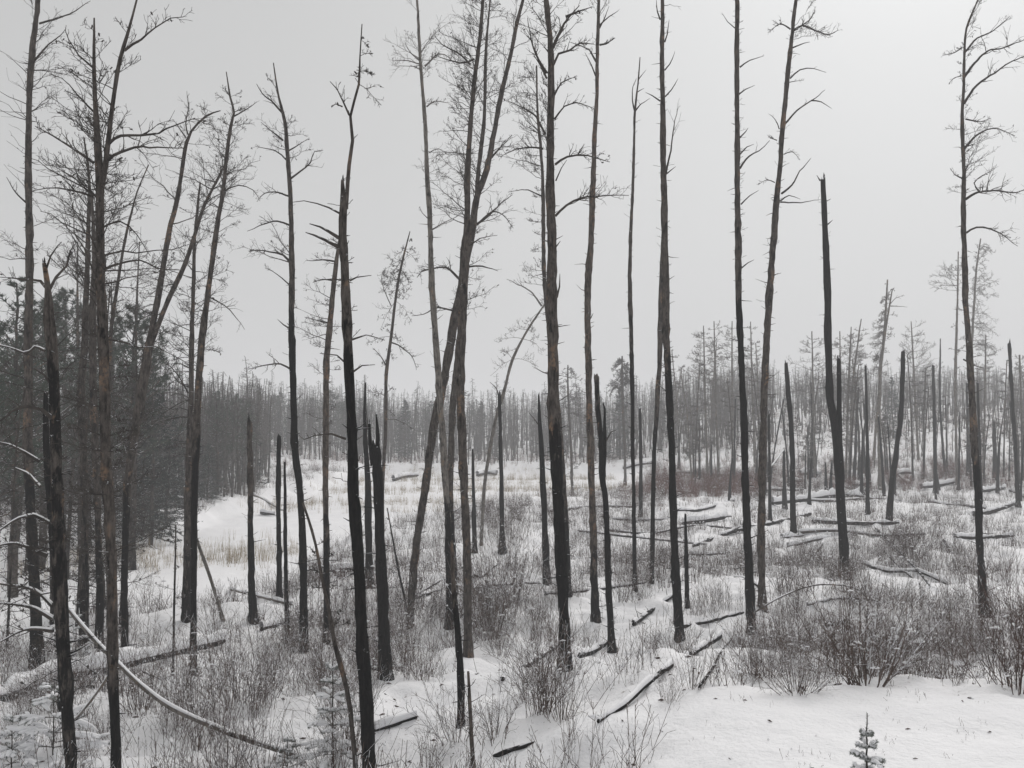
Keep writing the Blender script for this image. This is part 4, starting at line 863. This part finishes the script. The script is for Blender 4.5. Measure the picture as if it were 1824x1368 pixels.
def free(x, y):
    """open snow: kept clear of brush, as are the logs and the strip in front of them"""
    x = np.atleast_1d(x); y = np.atleast_1d(y); k = np.ones(len(x), bool)
    for (c, r) in CLEAR: k &= (x - c[0]) ** 2 + (y - c[1]) ** 2 > r * r
    for i0 in range(0, len(x), 500):
        dx = x[i0:i0 + 500, None] - LP[None, :, 0]; dy = y[i0:i0 + 500, None] - LP[None, :, 1] 
        k[i0:i0 + 500] &= ~((np.abs(dx) < .28) & (dy < .25) & (dy > -.9 - .012 * LP[None, :, 1])).any(1)
    return k
MARKS = [(66, 1187, 'grey-brown pine by the left edge'), (128, 1390, 'gnarled foreground pine'), (208, 1400, 'orange-scarred pine'), (222, 1166, 'leaning forked pine'), (344, 1202, 'winding tall pine at left'),
    (451, 1107, 'plain stub trunk at the swamp edge'), (541, 1158, 'curl-limbed slim pine'), (582, 1141, 'brown-and-orange trunk'), (658, 1400, 'great black broken trunk'), (686, 1207, 'two-pronged charcoal trunk'),
    (729, 1117, 'hard-leaning brown pine'), (801, 1117, 'pale central pine'), (834, 1170, 'dark central trunk'), (821, 1296, 'snow-ringed reddish snag'), (895, 986, 'hook-topped black snag'), (975, 1043, 'side-spiked black snag'),
    (1006, 1196, 'thickest trunk'), (1061, 1108, 'tan-barked pine'), (1090, 1161, 'split black snag'), (1131, 1051, 'slim antler-topped trunk'), (1211, 1139, 'stub-bristled pine'), (1339, 1127, 'straight near-black pine'),
    (1358, 1085, 'brown right-leaning pine'), (1413, 955, 'bent black snag'), (1506, 1032, 'forked jet-black snag'), (1584, 928, 'snow-collared leaning snag'), (1755, 1100, 'tall curving pine'), (1812, 903, 'black snag by the right edge'),
    (1545, 1385, 'lone spruce seedling'), (1546, 916, 'thin snag left of the snow-collared one')]
ORD = ['nearest', 'second', 'third', 'fourth', 'fifth', 'sixth', 'seventh', 'eighth', 'ninth', 'tenth', 'eleventh', 'twelfth', 'thirteenth', 'fourteenth', 'fifteenth', 'sixteenth', 'seventeenth', 'eighteenth', 'nineteenth', 'twentieth', 'twenty-first', 'twenty-second', 'twenty-third', 'twenty-fourth', 'twenty-fifth', 'twenty-sixth', 'farthest']
def name_by_marks(objs, noun, marks=MARKS, xonly=False):
    """one label each: which landmark the thing stands by, on which side, how many away"""
    d = {}
    for o in objs:
        u, v = project(*o.location)
        def dist(m_): return abs(u - m_[0]) + (0 if xonly else 1.3 * abs(v - m_[1]))
        m_ = min(marks, key=dist); dx, dy = u - m_[0], v - m_[1]
        if xonly: side = 'right of' if dx > 0 else 'left of'
        elif abs(dx) > abs(dy) * 1.2: side = 'right of' if dx > 0 else 'left of'
        else: side = 'in front of' if dy > 0 else 'behind'
        d.setdefault((m_[2], side), []).append((dist(m_), o))
    for (mk_, side), L_ in d.items():
        L_.sort(key=lambda q: q[0])
        for q, (_, o) in enumerate(L_):
            o['label'] = ('%s, %s %s the %s' % (noun, ORD[min(q, 26)], side, mk_))
name_by_marks(AUTO, 'snowy fallen log')
name_by_marks(SNAGS, 'small black snag')
name_by_marks(EXTRA, 'thin twiggy dead pine')
def scatter(n_, kinds, area, smin, smax, label, group, ok, name='bare_shrub', noun=None):
    c = 0; tries = 0; made = []
    while c < n_ and tries < n_ * 60:
        tries += 1
        px = rng.uniform(area[0], area[2]); py = rng.uniform(area[1], area[3]); h_ = hit(px, py)
        if not ok(h_[0], h_[1]): continue
        made.append(place_shrub(kinds[rng.integers(len(kinds))], h_[0], h_[1], rng.uniform(smin, smax), label, group, name)); c += 1
    if noun: name_by_marks(made, noun)
land = lambda x, y: swamp(np.array([x]), np.array([y]))[0] < .35 and bareness(np.array([x]), np.array([y]))[0] < .3 and free(x, y)[0]
scatter(38, ['brush'], (230, 1120, 1000, 1400), .55, 1.1, '', 'bare shrubs of the low ground', land, noun='bare shrub')
scatter(16, ['brush'], (0, 1180, 240, 1400), .4, .7, '', 'bare shrubs of the left corner', land, noun='small bare shrub')
scatter(58, ['brush'], (740, 930, 1824, 1110), .55, 1.05, '', 'bare shrubs between the trunks', land, noun='snow-flecked shrub')
scatter(20, ['brush', 'fan'], (1100, 1110, 1824, 1215), .3, .55, '', 'bare shrubs along the bank', land, noun='low bank shrub')
scatter(45, ['red'], (1130, 842, 1350, 884), .5, .9, 'reddish shrub of the thicket behind the stub-bristled pine', 'red shrubs of the thicket', land, 'red_shrub', noun='reddish thicket shrub')
scatter(70, ['red', 'dark'], (1370, 815, 1824, 880), .5, .9, '', 'red shrubs on the right slope', land, 'red_shrub', noun='reddish slope shrub')
scatter(34, ['brush', 'dark'], (770, 915, 1160, 950), .4, .7, '', 'shrubs on the shore of the bank', land, noun='dark shore shrub')

# ------------------------------------------------------------------ undergrowth and reeds: nobody could count them
def sprig(stems, height, spread, k1, kink=.05, r0=.004, bend=.05, puff=0):
    mb = MB(); az = rng.uniform(0, 6.28, stems); tilt = np.abs(rng.normal(0, .5, stems)) * spread
    D = unit(np.stack([np.cos(az) * tilt, np.sin(az) * tilt, np.ones(stems)], 1))
    S0 = np.stack([rng.normal(0, .16, stems), rng.normal(0, .16, stems), np.full(stems, -.08)], 1)
    P, R = sticks(S0, D, height * rng.uniform(.4, 1.2, stems), np.full(stems, r0), 3, bend, kink)
    mb.tubes(P, np.maximum(R, .0024), 3)
    if k1: sprout(mb, P, R, k1, 0, .0026, 3, 0, upb=.3, ratio=.45)
    if puff:    # lumps of snow caught in the twigs
        t = rng.uniform(.25, .95, puff); c, _ = interp(P[rng.integers(0, stems, puff)], t)
        h_ = height * rng.uniform(.03, .085, puff); d = np.stack([rng.normal(0, .6, puff), rng.normal(0, .6, puff), rng.normal(0, .15, puff)], 1) * h_[:, None]
        mb.tubes(np.stack([c - d, c + [0, 0, .01], c + d], 1), np.stack([h_ * .15, h_ * .5, h_ * .15], 1), 5, 0, 1)
    return np.concatenate(mb.V), np.concatenate(mb.Fq), np.concatenate(mb.MI)
def cover(name, label, protos, X_, Y_, Sc, material, thick=None):
    mb = MB(); Z_ = hgt(X_, Y_)
    for q in range(len(X_)):
        V, Fq, MI_ = protos[q % len(protos)]; a = rng.uniform(0, 6.28); c_, s_ = math.cos(a), math.sin(a)
        W = V * Sc[q]; W = np.stack([W[:, 0] * c_ - W[:, 1] * s_ + X_[q], W[:, 0] * s_ + W[:, 1] * c_ + Y_[q], W[:, 2] + Z_[q]], 1)
        mb.add(W, Fq); mb.MI[-1] = MI_
    o = mb.build(name, [material, M['snow']]); tag(o, label, 'undergrowth', kind='stuff'); return o
def area_points(n_, ymin, ymax, cond, power=1.0):
    y = ymin + (ymax - ymin) * rng.random(n_ * 3) ** power
    x = rng.uniform(-.56, .56, n_ * 3) * y
    k = cond(x, y); return x[k][:n_], y[k][:n_]
fine = [sprig(int(rng.integers(4, 10)), rng.uniform(.4, .75), rng.uniform(.6, 1.3), 4, r0=.004, puff=2) for _ in range(20)]
xx, yy = area_points(3700, 10.5, 40, lambda x, y: (swamp(x, y) < .3) & (bareness(x, y) < .5) & (vn(x * .55, y * .55) + .35 * vn(x * 1.7, y * 1.7) > .76) & ((x < 0) | (y > 17) | (rng.random(len(x)) < .25)), 1.15)
k = free(xx, yy); xx, yy = xx[k], yy[k]
cover('undergrowth', 'fine bare stems and seedlings poking through the snow between the trees', fine, xx, yy, rng.uniform(.25, 1.0, len(xx)) ** 1.3 * 1.5, M['brush'])
coarse = [sprig(8, .7, 1.0, 3, r0=.008, puff=4) for _ in range(10)]
xx, yy = area_points(5200, 32, 100, lambda x, y: (swamp(x, y) < .3) & (vn(x * .3, y * .3) + .4 * vn(x * .9, y * .9) > .55), 1.0)
k = free(xx, yy); xx, yy = xx[k], yy[k]
cover('far_undergrowth', 'coarse bare brush covering the far snow between the snags', coarse, xx, yy, rng.uniform(.4, 1.15, len(xx)), M['brush'])
xx, yy = area_points(2300, 26, 100, lambda x, y: (swamp(x, y) < .3) & (vn(x * .22 + 9, y * .22) > .58), 1.0)
k = free(xx, yy); xx, yy = xx[k], yy[k]
cover('dark_brush', 'dark tangled brush in patches over the burnt ground', coarse, xx, yy, rng.uniform(.5, 1.2, len(xx)), M['brush_dark'])
xx, yy = area_points(2600, 100, 150, lambda x, y: (swamp(x, y) < .3), 1.0)
cover('far_undergrowth', 'dim brush at the foot of the far treeline', coarse, xx, yy, rng.uniform(.7, 1.6, len(xx)), M['brush_red'])
redp = [sprig(22, .9, .35, 2, .04, .006, .0) for _ in range(6)]
q_ = [hit(rng.uniform(1135, 1350), rng.uniform(846, 886)) for _ in range(330)] + [hit(rng.normal(1240, 110), rng.normal(868, 15)) for _ in range(160)] + [hit(rng.uniform(1350, 1830), rng.uniform(822, 872)) for _ in range(420)]
xx = np.array([v[0] for v in q_]); yy = np.array([v[1] for v in q_]); k = (swamp(xx, yy) < .3) & free(xx, yy)
cover('red_brush', 'dusky red-brown brush massed behind the stub-bristled pine and along the slope', redp, xx[k], yy[k], rng.uniform(.3, 1.1, k.sum()), M['brush_red'])
reedp = [sprig(12, .55, .25, 0, .03, .006, .12) for _ in range(8)]
xx, yy = area_points(1900, 52, 110, lambda x, y: (swamp(x, y) > .35) & (vn(x * .06 + 3, y * .45) > .60) & (y > 62), 1.0)
cover('reeds', 'tawny dry reeds in strips across the far side of the frozen swamp', reedp, xx, yy, rng.uniform(.6, 1.3, len(xx)), M['reed'])
xx, yy = area_points(150, 28, 56, lambda x, y: (swamp(x, y) > .3) & (swamp(x, y) < .99) | ((x < -13) & (y > 39) & (y < 47) & (swamp(x, y) > .3) & (vn(x * .3, y * .6) > .45)), 1.0)
cover('reeds', 'grey dry grass tufts at the near edges of the frozen swamp', reedp, xx, yy, rng.uniform(.6, 1.4, len(xx)), M['brush'])
xx = rng.uniform(-20, -9.5, 260); yy = 43 + rng.normal(0, 2.2, 260) + (xx + 15) * .3; k = swamp(xx, yy) > .3
cover('reeds', 'pale dry grass in a strip across the left arm of the frozen swamp', reedp, xx[k], yy[k], rng.uniform(.5, 1.2, k.sum()), M['reed'])
xx = rng.uniform(-15, 10, 900); yy = rng.choice([72., 84., 98.], 900) + rng.normal(0, 1.3, 900) + xx * .15; k = swamp(xx, yy) > .5
cover('reeds', 'tan reeds in thin far strips of the frozen swamp', reedp, xx[k], yy[k], rng.uniform(.5, 1.1, k.sum()), M['reed'])
k_ = 60; xx = rng.uniform(-.5, 6.5, k_); yy = rng.uniform(9.6, 12.5, k_); k = bareness(xx, yy) > .2
cover('grass_tips', 'tiny weed tips poking through the smooth foreground snow', [sprig(5, .2, 1.1, 2, r0=.003) for _ in range(4)], xx[k], yy[k], rng.uniform(.2, .6, k.sum()), M['brush_dark'])
# flakes of bark and char lying on the snow
n_ = 1500; yy = rng.uniform(9.5, 26, n_); xx = rng.uniform(-.52, .52, n_) * yy; k = (vn(xx * .8, yy * .8) > .45) & (rng.random(n_) < np.where(yy < 13, .35, 1)); xx, yy = xx[k], yy[k]; n_ = len(xx)
a = rng.uniform(0, 6.28, n_); l_ = rng.uniform(.008, .03, n_) * rng.choice([1, 1, 2], n_); zz = hgt(xx, yy) + .006; d = np.stack([np.cos(a) * l_, np.sin(a) * l_, rng.normal(0, .004, n_)], 1); c = np.stack([xx, yy, zz], 1)
mb = MB(); mb.tubes(np.stack([c - d, c + [0, 0, .004], c + d], 1), np.stack([l_ * .1, l_ * .3, l_ * .1], 1), 4)
tag(mb.build('bark_litter', M['brush_dark']), 'dark flakes of bark scattered on the near snow', 'litter', kind='stuff')

# ------------------------------------------------------------------ living conifers
def conifer_mesh(kind, H, seed):
    """returns (trunk MB, crown MB) around the origin"""
    t_, c_ = MB(), MB()
    zz = np.linspace(-.3, H, 24); P = np.stack([np.cumsum(rng.normal(size=24) * .02), np.cumsum(rng.normal(size=24) * .02), zz], 1)
    t_.tubes(P[None], (np.linspace(1, .06, 24) * H * .0125 + .01)[None], 7, .35)
    if kind == 'pine': n_, lo, Lm = 80, .30, .20
    else: n_, lo, Lm = 190, .04, .19
    u = np.sort(rng.random(n_)) ** (.85 if kind == 'pine' else 1.15); z = H * (lo + (1 - lo) * u)
    az = rng.uniform(0, 6.28, n_) if kind != 'pine' else np.round(rng.uniform(0, 6.28, n_) / 1.2) * 1.2 + np.round(z * 1.5) + rng.normal(0, .2, n_)
    prof = (1 - u) ** .75 + .06 if kind == 'spruce' else np.sin(np.clip((1 - u) * 2.2, 0, 1.57)) * .95 + .10
    L = H * Lm * prof * rng.uniform(.6, 1.15, n_)
    el = (.35 + .5 * u if kind == 'pine' else -.25 + .6 * u) + rng.normal(0, .12, n_)
    D = np.stack([np.cos(az) * np.cos(el), np.sin(az) * np.cos(el), np.sin(el)], 1)
    S0 = np.stack([np.interp(z, zz, P[:, 0]), np.interp(z, zz, P[:, 1]), z], 1)
    B, R = sticks(S0, D, L, L * .012 + .006, 6, .22 if kind == 'pine' else .10, .03)
    t_.tubes(B, R, 4, .2)
    k1 = 6 if kind == 'pine' else 7
    Pr = np.repeat(B, k1, 0); Lr = np.repeat(L, k1); tt = rng.uniform(.35 if kind == 'pine' else .12, 1.0, len(Pr)); st, T_ = interp(Pr, tt)
    D1 = unit(T_ * .9 + perp(T_, len(Pr)) * np.array([1, 1, .5]) * .8 + np.array([0, 0, .3 if kind == 'pine' else -.05]))
    L1 = Lr * .36 * rng.uniform(.5, 1.1, len(Pr)) * (1.3 - .8 * tt)
    B1, R1 = sticks(st, D1, L1, np.full(len(Pr), .005), 4, .08); c_.tubes(B1, R1 * .8, 3)
    # needles as thin blades
    B1 = np.concatenate([B1, B[:, 2:]]) if kind == 'spruce' else B1
    nn = 22 if kind == 'pine' else 13
    Pn = np.repeat(B1, nn, 0); tt = rng.uniform(.35 if kind == 'pine' else .05, 1.0, len(Pn)); st, T_ = interp(Pn, tt)
    Dn = unit(T_ * rng.uniform(.3, 1.1, (len(Pn), 1)) + perp(T_, len(Pn)) * .9)
    ln = (.14 if kind == 'pine' else .10) * rng.uniform(.7, 1.3, len(Pn)) * (H / 9) ** .5
    wv = perp(Dn, len(Pn)) * (.013 if kind == 'pine' else .018) * (H / 9) ** .5
    V = np.stack([st - wv, st + wv, st + Dn * ln[:, None]], 1)
    i_ = np.arange(len(Pn)) * 3; c_.add(V, np.stack([i_, i_ + 1, i_ + 2, i_ + 2], 1))
    return t_, c_
CON = {}
for kind, H in (('pine', 9.0), ('spruce', 7.5)):
    CON[kind] = []
    for q in range(3):
        t_, c_ = conifer_mesh(kind, H, q); a = t_.build('trunk', M['brown'], smooth=True); b_ = c_.build('crown', M['needle' if kind == 'pine' else 'spruce'])
        CON[kind].append((a.data, b_.data, H)); bpy.data.objects.remove(a); bpy.data.objects.remove(b_)
def conifer(kind, px, base, Y, topy, label, group=None, wide=1.0):
    """px: pixel column; base None: standing at world depth Y"""
    x = (px - CX) / F * Y; z = ground_z(x, Y); top = pt(px, topy, Y)[2]
    ta, cr, H = CON[kind][rng.integers(3)]; s = (top - z) / H
    rt = root('green_pine' if kind == 'pine' else 'green_spruce', (x, Y, z)); tag(rt, label, kind, group)
    rt.rotation_euler[2] = rng.uniform(0, 6.28); rt.scale = (s * wide, s * wide, s)
    for nm, me in (('trunk', ta), ('crown', cr)):
        o = bpy.data.objects.new(nm, me); COL.objects.link(o); o.parent = rt
    return rt
for px, Y, ty, kind, lab, wd in [
    (25, 34, 505, 'pine', 'tall green pine behind the straight grey-brown pine at the left edge', 1.3),
    (75, 40, 540, 'pine', 'green pine second from the left edge, behind the gnarled foreground pine', 1.2),
    (-20, 28, 560, 'pine', 'green pine cut off by the left edge', 1.2),
    (118, 46, 525, 'pine', 'green pine showing between the gnarled pine and the left clump', 1.0),
    (235, 40, 552, 'pine', 'green pine with tufted crown between the left clump and the forked pine', 1.25),
    (205, 46, 600, 'pine', 'green pine behind the left clump, shorter than the tufted one', 1.1),
    (270, 48, 640, 'spruce', 'dark spruce right behind the leaning forked pine', 1.0),
    (272, 56, 760, 'spruce', 'low dark spruce with snow dots on the left swamp bank', 1.5),
    (315, 58, 740, 'spruce', 'dark spruce on the left swamp bank directly left of the winding pine', 1.4),
    (240, 54, 780, 'spruce', 'lowest dark spruce at the swamp edge on the left bank', 1.5),
    (372, 62, 790, 'spruce', 'dark spruce right of the winding pine on the left bank', 1.5),
    (255, 50, 770, 'spruce', 'front dark spruce at the swamp edge between the leaning forked pine and the winding pine', 1.7),
    (300, 52, 785, 'spruce', 'low broad dark spruce at the swamp edge, left of the winding pine foot', 1.8),
    (225, 51, 740, 'spruce', 'broad dark spruce at the swamp edge behind the leaning forked pine foot', 1.6),
    (350, 60, 770, 'spruce', 'dark spruce directly behind the winding pine', 1.7),
    (388, 66, 700, 'pine', 'pale green pine left of the plain stub trunk', 1.4),
    (425, 68, 705, 'pine', 'pale green snow-flecked pine behind the top of the plain stub trunk', 1.3),
    (150, 60, 640, 'spruce', 'dark spruce hidden deep behind the left clump', 1.1),
    (60, 55, 620, 'spruce', 'dark spruce deep in the woods at far left', 1.2),
    (10, 60, 640, 'spruce', 'dark spruce deep in the woods at the left edge', 1.2),
    (1105, 118, 690, 'spruce', 'dark spruce in the far treeline left of the slim antlered trunk', 1.1),
    (1590, 112, 672, 'spruce', 'dark spruce far behind the shaggy-sided pine', 1.2),
    (590, 122, 698, 'pine', 'round-topped living pine in the far treeline right of the slim dead pine', 1.8),
    (640, 124, 712, 'pine', 'round-topped living pine in the far treeline behind the great black trunk', 1.7)]:
    conifer(kind, px, None, Y, ty, lab, wide=wd)
FC = []
for q in range(34):
    px = rng.uniform(420, 1240); Y = rng.uniform(120, 150)
    FC.append(conifer('spruce' if q % 3 else 'pine', px, None, Y, rng.uniform(700, 745), 'grey-green conifer within the hazy far treeline beyond the frozen swamp', 'conifers in the far treeline', 1.2))
WOODS = []
for q in range(34):
    px = rng.uniform(-40, 470); Y = rng.uniform(60, 100)
    WOODS.append(conifer('spruce' if q % 2 else 'pine', px, None, Y, rng.uniform(690, 790), 'dark conifer crowded in the shadowy woods behind the left bank', 'conifers in the left woods', 1.3))

# ------------------------------------------------------------------ little snow-laden evergreens
def little_spruce(px, py, hpx, whorls, label, spread=.42, snowy=1.0, bare_top=.3):
    h_ = hit(px, py); h_[2] = ground_z(h_[0], h_[1]); Hh = hpx / F * h_[1]
    rt = root('spruce_sapling', h_); tag(rt, label, 'sapling'); st, nd, sn = MB(), MB(), []
    stem = np.stack([np.zeros(8), np.zeros(8), np.linspace(-.1, Hh, 8)], 1) + rng.normal(size=(8, 3)) * .004
    st.tubes(stem[None], np.linspace(.012, .004, 8)[None] * max(1, Hh), 6)
    Bs = []
    for q in range(whorls):
        u = q / max(1, whorls - 1); z = Hh * (.10 + (1 - bare_top - .10) * u); L = Hh * spread * (1 - .72 * u)
        nb = 6
        az = np.arange(nb) * 6.28 / nb + rng.uniform(0, 6) + rng.normal(0, .3, nb); el = .12 + .35 * u + rng.normal(0, .2, nb)
        D = np.stack([np.cos(az) * np.cos(el), np.sin(az) * np.cos(el), np.sin(el)], 1)
        P, R = sticks(np.tile([[0, 0, z]], (nb, 1)), D, L * rng.uniform(.5, 1.25, nb), np.full(nb, .005), 6, -.12, .02); Bs.append(P); st.tubes(P, R, 4)
        Pr = np.repeat(P, 5, 0); tt = rng.uniform(.3, .9, len(Pr)); s2, T_ = interp(Pr, tt); D2 = unit(T_ + perp(T_, len(Pr)) * np.array([1, 1, .2]))
        P2, R2 = sticks(s2, D2, np.full(len(Pr), L * .32), np.full(len(Pr), .003), 6, -.1, .02); Bs.append(P2); st.tubes(P2, R2, 3)
    B = np.concatenate(Bs + [stem[None, 2:]] ); nn = 110
    Pn = np.repeat(B, nn, 0); tt = rng.uniform(.05, 1.0, len(Pn)); s2, T_ = interp(Pn, tt); Dn = unit(T_ * .8 + perp(T_, len(Pn)))
    wv = perp(Dn, len(Pn)) * .0022; V = np.stack([s2 - wv, s2 + wv, s2 + Dn * rng.uniform(.02, .035, (len(Pn), 1))], 1)
    i_ = np.arange(len(Pn)) * 3; nd.add(V, np.stack([i_, i_ + 1, i_ + 2, i_ + 2], 1))
    for P in Bs:
        for p_ in P:
            if rng.random() > .95 * snowy: continue
            Lb = np.linalg.norm(p_[-1] - p_[0]); q_ = resample(p_, 7); a = rng.uniform(.2, .5)
            q_ = resample(q_[int(a * 6):], 7); q_[:, 2] += .012
            nd.tubes(q_[None], (np.sin(np.linspace(.15, 3.0, 7)) ** .6 * (.012 + .05 * Lb) * rng.uniform(.8, 1.3))[None], 7, 0, 1)
    st.V = [v + h_ for v in st.V]; nd.V = [v + h_ for v in nd.V]
    st.build('stem', M['twig'], rt, h_); nd.build('crown', [M['seedling'], M['snow']], rt, h_)
    return rt
little_spruce(1545, 1385, 112, 4, 'little spruce seedling standing alone on the smooth foreground snow', .36, .8, .36)
little_spruce(592, 1365, 190, 7, 'snow-laden young spruce left of the foot of the great black trunk', .34, 1.0, .12)
little_spruce(512, 1376, 60, 4, 'small snow-laden evergreen at the bottom edge left of the snow-laden young spruce', .6, .8, .1)
little_spruce(95, 1345, 130, 5, 'low bushy snow-laden spruce at the foot of the gnarled foreground pine', .75, .9, .1)
little_spruce(20, 1370, 90, 4, 'snow-smothered low spruce in the bottom left corner', .8, 1.2, .1)
little_spruce(135, 1165, 70, 4, 'small snowy spruce tuft between trunks of the left clump', .5, .9, .1)

# ------------------------------------------------------------------ far trees
def far_mesh(H, dens, k1, style, seed):
    t_, c_ = MB(), MB(); n_ = 12
    z = np.linspace(-.4, H, n_); P = np.stack([np.cumsum(rng.normal(size=n_) * .035), np.cumsum(rng.normal(size=n_) * .035), z], 1)
    R = np.linspace(1, .12, n_) * .062 + .010; t_.tubes(P[None], R[None], 5, .3)
    lo = rng.uniform(.25, .55); u = rng.random(dens) ** .8; zz = H * (lo + (1 - lo) * u); az = rng.uniform(0, 6.28, dens)
    el = rng.normal(.15 if style else -.15, .35, dens); D = np.stack([np.cos(az) * np.cos(el), np.sin(az) * np.cos(el), np.sin(el)], 1)
    L = H * rng.uniform(.05, .14, dens) * (1.15 - u * .85)
    S0 = np.stack([np.interp(zz, z, P[:, 0]), np.interp(zz, z, P[:, 1]), zz], 1)
    B, RB = sticks(S0, D, L, np.full(dens, .014), 4, -.1 if not style else .15, .05); c_.tubes(B, np.maximum(RB, .008), 3)
    sprout(c_, B, RB, k1, 0, .010, 3, ratio=.5)
    return t_, c_
FAR = []
for q in range(9):
    H = rng.uniform(8, 10); t_, c_ = far_mesh(H, int(rng.integers(40, 90)), 3, q % 2, q)
    a = t_.build('trunk', M['far']); b_ = c_.build('crown', M['far']); FAR.append((a.data, b_.data, H)); bpy.data.objects.remove(a); bpy.data.objects.remove(b_)
SLOPE = []; LW = []; FT = []
def far_tree(x, y, h_, label, group):
    ta, cr, H = FAR[rng.integers(len(FAR))]; s = h_ / H; rt = root('dead_tree', (x, y, ground_z(x, y))); tag(rt, label, 'tree', group)
    rt.rotation_euler = (rng.normal(0, .06), rng.normal(0, .06), rng.uniform(0, 6.28)); rt.scale = (s, s, s)
    for nm, me in (('trunk', ta), ('crown', cr)):
        o = bpy.data.objects.new(nm, me); COL.objects.link(o); o.parent = rt
    return rt
for q in range(150):
    y = 112 + rng.exponential(7); x = rng.uniform(-.30, .22) * y
    FT.append(far_tree(x, y, rng.uniform(3.2, 10.2), 'slim bare tree in the front rows of the far treeline beyond the frozen swamp', 'bare trees of the far treeline'))
for q in range(95):
    y = rng.uniform(84, 135); x = rng.uniform(.20, .54) * y
    if x < 17: continue
    SLOPE.append(far_tree(x, y, rng.uniform(4.5, 8.2), 'slim bare tree scattered over the burnt slope at right', 'bare trees of the right slope'))
for q in range(55):
    y = rng.uniform(40, 95); x = rng.uniform(-.56, -.25) * y
    if swamp(np.array([x]), np.array([y]))[0] > .05: continue
    LW.append(far_tree(x, y, rng.uniform(6, 10), 'slim bare tree crowded in the woods behind the left bank', 'bare trees of the left woods'))
TALL = [(1124, 850, 'slim antler-topped trunk'), (1196, 850, 'stub-bristled pine'), (1261, 850, 'feathery slope tree'), (1328, 850, 'straight near-black pine'), (1358, 850, 'brown right-leaning pine'), (1411, 850, 'bent black snag'),
    (1451, 850, 'spreading pale tree'), (1495, 850, 'forked jet-black snag'), (1545, 850, 'thin upright snag'), (1568, 850, 'shaggy-sided pale pine'), (1591, 850, 'snow-collared snag'), (1635, 850, 'wide-crowned pale tree'), (1667, 850, 'midway black snag'),
    (1684, 850, 'wiry hairline-tipped snag'), (1741, 850, 'tall curving pine'), (1772, 850, 'stubby dark snag'), (1812, 850, 'black snag by the right edge')]
name_by_marks(SLOPE, 'slim bare slope tree', TALL, True); name_by_marks(SL2, 'slim dark-footed slope tree', TALL, True)
LEFT = [(50, 850, 'grey-brown pine by the left edge'), (100, 850, 'gnarled foreground pine'), (150, 850, 'upswept-twigged slender pine'), (190, 850, 'orange-scarred pine'), (230, 850, 'leaning forked pine'), (345, 850, 'winding tall pine'), (446, 850, 'plain stub trunk'), (530, 850, 'curl-limbed slim pine')]
name_by_marks(WOODS, 'dark backwoods conifer', LEFT, True); name_by_marks(LW, 'slim backwoods tree', LEFT, True)
FARM = [(540, 850, 'curl-limbed slim pine'), (581, 850, 'brown-and-orange trunk'), (629, 850, 'great black broken trunk'), (672, 850, 'two-pronged charcoal trunk'), (760, 850, 'hard-leaning brown pine'), (795, 850, 'pale central pine'), (828, 850, 'dark central trunk'),
    (845, 850, 'short needle-like snag'), (893, 850, 'hook-topped black snag'), (965, 850, 'side-spiked black snag'), (991, 850, 'thickest trunk'), (1054, 850, 'tan-barked pine'), (1073, 850, 'split black snag'), (1127, 850, 'slim antler-topped trunk'), (1198, 850, 'stub-bristled pine'), (446, 850, 'plain stub trunk'), (497, 850, 'flat-topped short snag')]
name_by_marks(FT, 'far treeline tree', FARM, True); name_by_marks(FC, 'hazy far conifer', FARM, True)
# the rest of the forest, past counting
lowp = []
for q in range(7):
    t_, c_ = far_mesh(9, 26, 2, q % 2, q); t_.add(np.concatenate(c_.V), np.concatenate(c_.Fq)); lowp.append((np.concatenate(t_.V), np.concatenate(t_.Fq)))
def forest(name, label, X_, Y_, Sc):
    mb = MB(); Z_ = hgt(X_, Y_)
    for q in range(len(X_)):
        V, Fq = lowp[q % 7]; a = rng.uniform(0, 6.28); c_, s_ = math.cos(a), math.sin(a); k = Sc[q]; lx, ly = rng.normal(0, .055, 2)
        mb.add(np.stack([(V[:, 0] * c_ - V[:, 1] * s_) * 1.15 + V[:, 2] * k * lx + X_[q], (V[:, 0] * s_ + V[:, 1] * c_) * 1.15 + V[:, 2] * k * ly + Y_[q], V[:, 2] * k + Z_[q]], 1), Fq)
    tag(mb.build(name, M['far']), label, 'forest', kind='stuff')
n_ = 2200; y = 117 + 75 * rng.random(n_); x = rng.uniform(-.60, .26, n_) * y
forest('far_forest', 'dense hazy mass of bare trees filling the far treeline', x, y, rng.uniform(.42, .98, n_) ** .8)
n_ = 760; y = 115 + 85 * rng.random(n_); x = rng.uniform(.20, .60, n_) * y
forest('far_forest', 'hazy mass of bare trees over the far right hill', x, y, rng.uniform(.45, .8, n_))
n_ = 900; y = rng.uniform(58, 118, n_); x = rng.uniform(-.62, -.24, n_) * y; k = swamp(x, y) < .05
forest('far_forest', 'dim mass of trunks behind the woods at left', x[k], y[k], rng.uniform(.6, .95, k.sum()))

# ------------------------------------------------------------------ the air
mb = MB()
x0, x1, y0, y1, z0, z1 = -950, 950, -60, 1500, -3, 45
mb.add([[x0, y0, z0], [x1, y0, z0], [x1, y1, z0], [x0, y1, z0], [x0, y0, z1], [x1, y0, z1], [x1, y1, z1], [x0, y1, z1]],
       [[0, 3, 2, 1], [4, 5, 6, 7], [0, 1, 5, 4], [1, 2, 6, 5], [2, 3, 7, 6], [3, 0, 4, 7]])
m = bpy.data.materials.new('haze'); m.use_nodes = True; n = m.node_tree; n.nodes.clear()
o_ = n.nodes.new('ShaderNodeOutputMaterial'); v_ = n.nodes.new('ShaderNodeVolumePrincipled')
v_.inputs['Color'].default_value = (.93, .94, .96, 1); v_.inputs['Density'].default_value = HAZE
n.links.new(v_.outputs[0], o_.inputs['Volume'])
hz = mb.build('haze', m); hz['kind'] = 'stuff'
